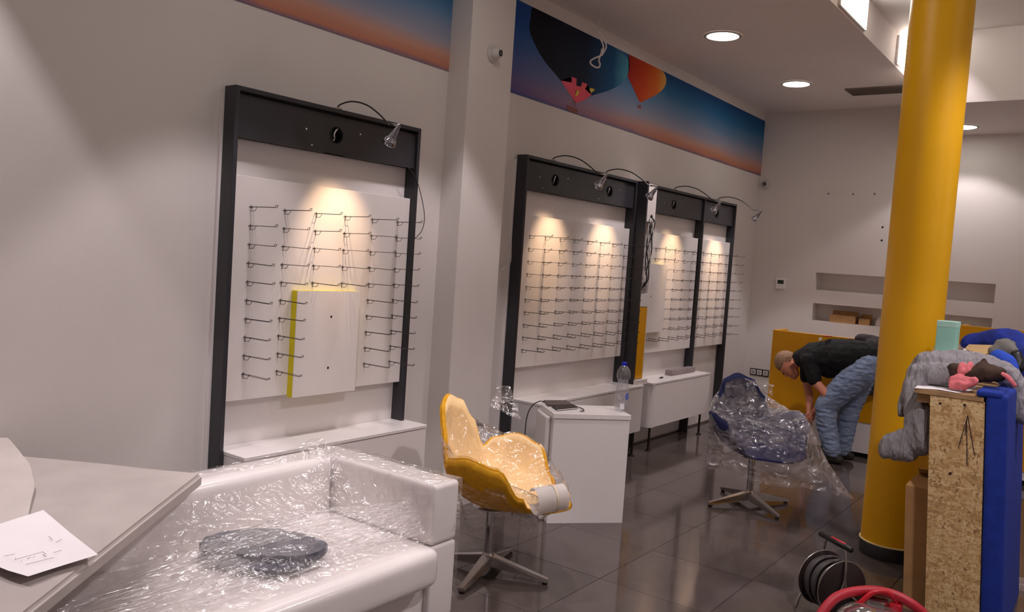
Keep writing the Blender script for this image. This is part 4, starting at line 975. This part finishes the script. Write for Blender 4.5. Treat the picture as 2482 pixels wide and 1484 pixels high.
# ================================================================== OSB CRATE AND CLOTHES
YC = 4.42
def shear(o):
    for v in o.data.vertices:
        w = WM[o.name] @ v.co; v.co.x -= 0.066*(w.z-1.12)*1.0
    return o
m = bpy.data.materials.new('osb_strands'); m.use_nodes = True; nt = m.node_tree; N = nt.nodes; L = nt.links; bs = N['Principled BSDF']
tc = N.new('ShaderNodeTexCoord'); prev = None
for i, (rot, sc) in enumerate(((0.3, (16, 16, 60)), (1.2, (60, 60, 18)), (-0.7, (22, 22, 70)))):
    mp = N.new('ShaderNodeMapping'); mp.inputs['Rotation'].default_value = (0, rot, 0); mp.inputs['Scale'].default_value = sc; L.new(tc.outputs['Object'], mp.inputs[0])
    vo = N.new('ShaderNodeTexVoronoi'); vo.inputs['Scale'].default_value = 1.0; L.new(mp.outputs[0], vo.inputs['Vector'])
    cr = N.new('ShaderNodeValToRGB'); sx = N.new('ShaderNodeSeparateColor'); L.new(vo.outputs['Color'], sx.inputs[0]); L.new(sx.outputs[0], cr.inputs[0])
    e = cr.color_ramp.elements; e[0].color = (*lin((176, 134, 84)), 1); e[1].color = (*lin((228, 200, 150)), 1); k_ = e.new(0.5); k_.color = (*lin((208, 172, 118)), 1)
    if i == 1: e[0].color = (*lin((140, 104, 68)), 1)
    if prev is None: prev = cr.outputs[0]
    else:
        mx = N.new('ShaderNodeMix'); mx.data_type = 'RGBA'; n_m = N.new('ShaderNodeTexNoise'); n_m.inputs['Scale'].default_value = 34+14*i; L.new(tc.outputs['Object'], n_m.inputs['Vector'])
        st = N.new('ShaderNodeMath'); st.operation = 'GREATER_THAN'; st.inputs[1].default_value = 0.52; L.new(n_m.outputs['Fac'], st.inputs[0])
        L.new(st.outputs[0], mx.inputs[0]); L.new(prev, mx.inputs[6]); L.new(cr.outputs[0], mx.inputs[7]); prev = mx.outputs[2]
L.new(prev, bs.inputs['Base Color']); bs.inputs['Roughness'].default_value = 0.75; M_osb = m
xl = atY(2255, 955, YC).x; xr = atY(2388, 967, YC).x; zt = 1.118
t = thing('osb_trestle', 'tall strand-board stand piled with clothes, with a blue pad at its side', 'work stand', (xl, YC, 0))
b = BM(); bx(b, xl, xr, YC, YC+0.018, 0.0, zt); shear(obj('end_board', b, M_osb, t))
b = BM(); bx(b, xl+0.02, xr-0.005, YC+0.75, YC+0.768, 0.0, zt); shear(obj('end_board', b, M_osb, t))
b = BM(); bx(b, xl+0.05, xl+0.068, YC+0.018, YC+0.75, 0.25, zt); shear(obj('stretcher_board', b, M_osb, t))
xo = atY(2217, 940, YC).x
b = BM(); bx(b, xo, xr-0.005, YC-0.004, YC+1.05, zt+0.001, zt+0.023); obj('top_board', b, mat('pine_ply', (176, 140, 98), 0.7, var=0.1, vscale=12), t)
b = BM(); bx(b, xo+0.01, xl-0.003, YC+0.03, YC+0.9, zt-0.045, zt); obj('side_rail', b, MATS['pine_ply'], t)
# pencil strokes: an arrow with three legs and two screws
M_pen = mat('dark_marker', (58, 36, 48), 0.8)
def onb(px, py): return atY(px, py, YC-0.0012)
for a_, c_ in (((2345, 1006), (2339, 1055)), ((2345, 1010), (2323, 1085)), ((2346, 1010), (2362, 1103)), ((2343, 1020), (2344, 1128))):
    b = BM(); tube(b, [onb(*a_), onb(*c_)], 0.0018, 5); obj('marker_line', b, M_pen, t)
for px, py in ((2338, 982), (2279, 978), (2303, 1148)):
    q = onb(px, py); b = BM(); lathe(b, [(0, 0.002), (0.005, 0.0015), (0.006, 0)], seg=10, M=aim(q, q+Vector((0, 1, 0)))); obj('screw', b, M_wire, t)
M_blue = mat('royal_blue_pad', (24, 52, 150), 0.85, var=0.08, vscale=20, bump=0.2, bscale=150, bdist=0.003)
xq = atY(2449, 930, YC).x
t = thing('blue_pad', 'thick royal blue pad hung over the side of the strand-board stand', 'pad', (xr, YC, 0))
b = BM(); bx(b, xr+0.003, xq, YC-0.01, YC+0.8, 0.0, zt+0.045, 0.022, 4); shear(obj('hanging_part', b, M_blue, t, True, angle=60))
b = BM(); bx(b, xr-0.035, xq-0.02, YC-0.014, YC+0.22, zt+0.024, zt+0.056, 0.014, 3); shear(obj('folded_edge', b, M_blue, t, True, angle=60))
# paper on the stand
ztop = zt+0.0235
pts = [(2217, 940), (2236, 922), (2320, 926), (2370, 938), (2345, 950), (2320, 953), (2275, 946)]
b = BM(); vs = [b.verts.new(Vector((atZ(x, y, ztop+0.002).x, max(YC-0.02, atZ(x, y, ztop+0.002).y), ztop+0.002+0.003*math.sin(x*0.05)))) for x, y in pts]; f_ = b.faces.new(vs); bmesh.ops.triangulate(b, faces=[f_]); bmesh.ops.solidify(b, geom=b.faces[:], thickness=0.0006)
tag(obj('note_sheet', b, M_paper), 'white paper sheet at the front edge of the strand-board stand', 'paper')
def Q(px, py, dy=0.0): return atY(px, py, YC+dy)
M_hood = mat('grey_sweatshirt', (150, 146, 150), 0.95, var=0.06, vscale=16, bump=0.9, bscale=16, bdist=0.05, stretch=(1.6, 1, 0.55))
o = blob('grey_hoodie', [
    [(Q(2225, 905, 0.22), 0.050), (Q(2250, 880, 0.25), 0.060), (Q(2300, 888, 0.28), 0.078), (Q(2350, 888, 0.32), 0.075), (Q(2400, 893, 0.36), 0.060), (Q(2438, 905, 0.40), 0.050), (Q(2462, 935, 0.42), 0.048), (Q(2470, 975, 0.42), 0.052), (Q(2474, 1002, 0.42), 0.054)],
    [(Q(2262, 905, 0.18), 0.052), (Q(2300, 908, 0.18), 0.05)],
    [(Q(2228, 905, 0.20), 0.052), (Q(2215, 960, 0.16), 0.055), (Q(2228, 1010, 0.13), 0.058), (Q(2222, 1060, 0.12), 0.062), (Q(2200, 1092, 0.12), 0.055), (Q(2152, 1088, 0.12), 0.050)],
    [(Q(2236, 1000, 0.10), 0.045), (Q(2238, 1080, 0.10), 0.052)],
    [(Q(2188, 1000, 0.18), 0.022), (Q(2205, 960, 0.18), 0.04)],
    [(Q(2190, 1062, 0.13), 0.045), (Q(2160, 1075, 0.12), 0.046)]], M_hood, None, 0.009, 5, 0.012, 0.045, wst=(1.3, 0.7, 0.45))
tag(o, 'grey sweatshirt spread over the stand with one sleeve hanging beside the pillar', 'sweatshirt')
M_pink = mat('pink_knit', (222, 118, 124), 0.85, var=0.12, vscale=18)
o = blob('pink_gloves', [[(Q(2318, 925, 0.10), 0.030), (Q(2345, 928, 0.10), 0.026), (Q(2362, 924, 0.10), 0.018)], [(Q(2330, 905, 0.12), 0.02), (Q(2332, 885, 0.14), 0.014)], [(Q(2346, 900, 0.13), 0.018), (Q(2352, 884, 0.15), 0.014)], [(Q(2310, 932, 0.08), 0.02), (Q(2336, 936, 0.07), 0.018)]], M_pink, None, 0.006, 2, 0.008, 0.022)
tag(o, 'crumpled pink gloves on the paper at the front of the stand', 'gloves')
o = blob('pink_strap', [[(Q(2425, 905, 0.12), 0.010), (Q(2440, 912, 0.11), 0.011), (Q(2452, 925, 0.10), 0.010), (Q(2460, 935, 0.10), 0.009)]], M_pink, None, 0.005, 2, 0.002, 0.02)
tag(o, 'narrow pink cloth strip hanging over the blue pad', 'cloth')
o = blob('brown_cloth', [[(Q(2352, 912, 0.14), 0.034), (Q(2385, 903, 0.15), 0.045), (Q(2418, 908, 0.14), 0.036)], [(Q(2384, 890, 0.16), 0.028), (Q(2386, 874, 0.17), 0.014)], [(Q(2312, 895, 0.15), 0.03), (Q(2316, 908, 0.14), 0.026)]], mat('brown_cloth', (66, 48, 38), 0.9, var=0.2, vscale=16), None, 0.008, 3, 0.008, 0.03)
tag(o, 'crumpled dark brown cloth between the pink gloves and the sweatshirt', 'cloth')
# beige packing board under clear film, cap, jackets behind
P = [Q(2325, 862, 0.62), Q(2420, 862, 0.62), Q(2412, 836, 0.9), Q(2345, 834, 0.9)]
b = BM(); hexa(b, [p-Vector((0, 0, 0.05)) for p in P], P); bmesh.ops.bevel(b, geom=b.edges[:], offset=0.008, segments=2, affect='EDGES')
tag(obj('packing_board', b, mat('beige_board', (196, 164, 116), 0.7), None, True, angle=40), 'beige packing board on the stand half covered by clear film', 'packing')
b = BM()
def pf(u, v):
    p = Q(2262+125*u, 872-38*v*math.sin(math.pi*min(1, 0.25+u*0.8))-4, 0.45+0.30*v); q = p*30
    return p+Vector((mnoise.noise(q), mnoise.noise(q+Vector((4, 4, 4))), mnoise.noise(q+Vector((8, 1, 2)))))*0.014
sheet(b, pf, 44, 22); tag(obj('packing_film', b, M_film2, None, True), 'crumpled clear film over the packing board behind the grey sweatshirt', 'plastic film')
o = blob('blue_jacket', [[(Q(2350, 835, 1.0), 0.05), (Q(2395, 826, 1.0), 0.062), (Q(2440, 830, 0.98), 0.075), (Q(2480, 850, 0.95), 0.085), (Q(2500, 880, 0.92), 0.085)], [(Q(2470, 860, 0.85), 0.06), (Q(2474, 900, 0.8), 0.05)]], mat('blue_workwear', (24, 46, 140), 0.85, var=0.2, vscale=12), None, 0.012, 4, 0.010, 0.06)
tag(o, 'blue work jacket heaped at the back of the stand', 'jacket')
o = blob('blue_sleeve', [[(Q(2420, 868, 0.55), 0.045), (Q(2440, 880, 0.52), 0.045), (Q(2452, 898, 0.50), 0.035)]], mat('bright_blue_cloth', (40, 78, 190), 0.85, var=0.08), None, 0.009, 4, 0.004, 0.05)
tag(o, 'bright blue cloth showing between the sweatshirt and the grey hat', 'cloth')
o = blob('felt_hat', [[(Q(2412, 852, 0.66), 0.034), (Q(2435, 842, 0.68), 0.048), (Q(2452, 852, 0.66), 0.036)], [(Q(2420, 830, 0.72), 0.016), (Q(2455, 833, 0.72), 0.016)]], mat('grey_felt', (122, 118, 112), 0.9, var=0.1), None, 0.009, 4, 0.005, 0.05)
tag(o, 'grey felt hat lying in front of the blue work jacket', 'hat')
o = blob('dark_lining', [[(Q(2462, 862, 0.58), 0.03), (Q(2470, 890, 0.55), 0.03)]], M_black, None, 0.01, 3, 0.004, 0.04)
tag(o, 'black cloth lining at the edge of the blue work jacket', 'cloth')
# mint box standing on the stand
a = atY(2272, 778, 4.96); c_ = atY(2321, 781, 4.96)
t = thing('mint_box', 'tall pale mint-green carton standing at the back of the stand', 'carton', (a.x, 4.96, ztop))
M_mint = mat('mint_card', (158, 212, 196), 0.6, var=0.05, vscale=7)
b = BM(); bx(b, a.x, c_.x, 4.96, 5.075, ztop+0.001, a.z, 0.003, 1); obj('body', b, M_mint, t)
b = BM(); bx(b, a.x-0.001, c_.x+0.001, 4.958, 5.077, a.z-0.03, a.z+0.0025, 0.002, 1); obj('lid', b, mat('mint_lid', (182, 226, 212), 0.6), t)
# tall flat cardboard carton leaning beside the stand
a = atZ(2188, 1474, 0.0); x0 = a.x; tpz = atY(2195, 1176, a.y).z
t = thing('tall_carton', 'tall flat brown cardboard carton beside the strand-board stand', 'carton', (x0, a.y, 0))
xt = atY(2195, 1176, a.y).x; w_ = 0.105
b = BM(); hexa(b, [(x0, a.y, 0), (x0+w_, a.y, 0), (x0+w_, a.y+0.35, 0), (x0, a.y+0.35, 0)], [(xt, a.y, tpz), (xt+w_, a.y, tpz), (xt+w_, a.y+0.35, tpz), (xt, a.y+0.35, tpz)]); obj('body', b, M_card, t)
b = BM(); hexa(b, [(xt, a.y, tpz), (xt+w_, a.y, tpz), (xt+w_, a.y+0.004, tpz), (xt, a.y+0.004, tpz)], [(xt+0.02, a.y+0.10, tpz+0.035), (xt+w_, a.y+0.10, tpz+0.035), (xt+w_, a.y+0.104, tpz+0.033), (xt+0.02, a.y+0.104, tpz+0.033)]); obj('flap', b, mat('cardboard_inside', (196, 152, 100), 0.85), t)
b = BM(); hexa(b, [(xt, a.y+0.35, tpz), (xt+w_, a.y+0.35, tpz), (xt+w_, a.y+0.346, tpz), (xt, a.y+0.346, tpz)], [(xt+0.01, a.y+0.25, tpz+0.05), (xt+w_, a.y+0.25, tpz+0.05), (xt+w_, a.y+0.246, tpz+0.048), (xt+0.01, a.y+0.246, tpz+0.048)]); obj('flap', b, MATS['cardboard_inside'], t)

# ================================================================== CABLE REEL
rc = atD(2015, 1424, 4.05); rr = 0.135; rc.z = rr+0.03
axd = Vector((0.72, -0.55, 0)).normalized(); Mx = aim(rc, rc+axd)      # local -Z along axis
t = thing('cable_reel', 'black cable drum with a metal frame on the floor by the pillar', 'cable reel', (rc.x, rc.y, 0))
for nm, z in (('flange', -0.075), ('flange', 0.075)):
    b = BM(); lathe(b, [(0.0, z-0.003), (rr-0.004, z-0.003), (rr, z), (rr-0.004, z+0.003), (0, z+0.003)], seg=48, M=Mx); fg = obj(nm, b, mat('dark_maroon_plastic', (44, 30, 32), 0.4), t, True, angle=40)
    b = BM(); tube(b, [Mx @ Vector((math.cos(k*math.pi/24)*rr, math.sin(k*math.pi/24)*rr, z)) for k in range(49)], 0.0035, 6, cap=False); obj('rim_wire', b, M_alu, fg, True)
b = BM(); lathe(b, [(0.05, -0.072), (0.05, 0.072)], seg=24, M=Mx); obj('drum', b, M_black, t, True)
for k in range(8):
    z = -0.062+k*0.0177; R_ = rr-0.022-0.008*math.sin(k*2.1)
    b = BM(); tube(b, [Mx @ Vector((math.cos(a*math.pi/20)*R_, math.sin(a*math.pi/20)*R_, z+0.004*math.sin(a*0.3))) for a in range(41)], 0.0092, 8, cap=False); obj('cable_turn', b, mat('grey_rubber_cable', (72, 66, 66), 0.45), t, True)
b = BM(); lathe(b, [(0, -0.082), (0.022, -0.082), (0.022, 0.082), (0, 0.082)], seg=18, M=Mx); obj('axle', b, M_black, t, True, angle=40)
up = Vector((0, 0, 1)); sd = axd.cross(up)
for s in (-1, 1):
    q = rc+axd*(0.088*s)
    b = BM(); tube(b, smooth_path([Vector((q.x, q.y, 0.008))+sd*0.13, q+sd*0.10-up*0.08, q+sd*0.015, q+up*0.10-sd*0.0, rc+axd*(0.07*s)+up*(rr+0.065)], 5), 0.007, 8); obj('frame_leg', b, M_alu, t, True)
    b = BM(); tube(b, smooth_path([Vector((q.x, q.y, 0.008))-sd*0.13, q-sd*0.10-up*0.08, q-sd*0.015, q+up*0.09], 5), 0.007, 8); obj('frame_leg', b, M_alu, t, True)
b = BM(); tube(b, [rc-axd*0.115+up*(rr+0.07), rc+axd*0.115+up*(rr+0.07)], 0.014, 12); hd = obj('handle', b, M_black, t, True)
b = BM(); tube(b, [rc-axd*0.03+up*(rr+0.082), rc+axd*0.07+up*(rr+0.082)], 0.006, 8); obj('red_insert', b, mat('red_plastic', (206, 44, 58), 0.4), hd, True)

# ================================================================== VACUUM CLEANER
vc = atD(2120, 1470, 3.42); vx, vy = vc.x, vc.y
t = thing('vacuum_cleaner', 'drum vacuum cleaner with a shiny metal lid and a red hose', 'vacuum cleaner', (vx, vy, 0))
b = BM(); lathe(b, [(0, 0.03), (0.135, 0.03), (0.142, 0.04), (0.145, 0.20), (0.15, 0.21), (0, 0.21)], (vx, vy, 0), 40); obj('drum', b, mat('steel_grey', (120, 116, 114), 0.3, 0.8), t, True, angle=40)
b = BM(); lathe(b, [(0.15, 0.212), (0.15, 0.235), (0.138, 0.262), (0.11, 0.287), (0.07, 0.303), (0.03, 0.31), (0, 0.311)], (vx, vy, 0), 40); obj('lid', b, mat('bright_lid', (196, 192, 190), 0.1, 0.9, var=0.06), t, True, angle=50)
b = BM(); bx(b, vx-0.035, vx+0.035, vy+0.02, vy+0.09, 0.285, 0.325, 0.008, 2); obj('motor_cap', b, M_alu, t, True, angle=40)
M_redp = mat('vacuum_red', (196, 20, 40), 0.35, var=0.08)
hb = Vector((vx, vy+0.06, 0.315))
b = BM(); tube(b, smooth_path([hb+AR*-0.085+Vector((0, 0, -0.02)), hb+AR*-0.055+Vector((0, 0, 0.012)), hb+AR*-0.02+Vector((0, 0, 0.038)), hb+AR*0.03+Vector((0, 0, 0.038)), hb+AR*0.065+Vector((0, 0, 0.012)), hb+AR*0.09+Vector((0, 0, -0.02))], 5), 0.011, 10); obj('carry_handle', b, M_redp, t, True)
for s in (-0.07, 0.075):
    b = BM(); q = hb+AR*s; bx(b, q.x-0.026, q.x+0.026, q.y-0.02, q.y+0.02, q.z-0.045, q.z-0.008, 0.01, 3); obj('latch', b, M_redp, t, True, angle=50)
for k in range(4):
    a_ = k*math.pi/2+0.6; b = BM(); q = Vector((vx+0.12*math.cos(a_), vy+0.12*math.sin(a_), 0.018)); lathe(b, [(0, -0.012), (0.017, -0.008), (0.018, 0), (0.017, 0.008), (0, 0.012)], seg=16, M=Matrix.Translation(q) @ Matrix.Rotation(math.pi/2, 4, 'X')); obj('caster', b, M_black, t, True)
V = lambda px, py, D: atD(px, py, D)
hp = smooth_path([V(1930, 1600, 3.35), V(1965, 1540, 3.42), V(1990, 1490, 3.45), V(2030, 1447, 3.48), V(2095, 1432, 3.5), V(2160, 1440, 3.48), V(2215, 1468, 3.44), V(2250, 1505, 3.42), V(2262, 1560, 3.40), V(2255, 1610, 3.36)], 14)
b = BM(); tube(b, hp, [0.0200+0.0010*(i % 2) for i in range(len(hp))], 14); obj('hose', b, mat('red_hose', (178, 30, 48), 0.45, var=0.06), t, True)

# ================================================================== FLOOR SCRAPS
c_ = atZ(2462, 1412, 0.02)
b = BM()
def scrap(u, v):
    p = Vector((c_.x+0.30*(u-0.2), c_.y+0.22*(v-0.5), 0.03)); q = p*16
    return p+Vector((0.03*mnoise.noise(q), 0.03*mnoise.noise(q+Vector((3, 3, 3))), 0.028*abs(mnoise.noise(q*0.8))+0.02*mnoise.noise(q*1.7)*0.5-0.012))
sheet(b, scrap, 30, 24); tag(obj('floor_film', b, film('floor_film_mat', 0.45, (220, 206, 214), 14, 0.8, 0.15, milky=0.4), None, True), 'crumpled clear film scrap on the floor beside the blue pad', 'plastic film')
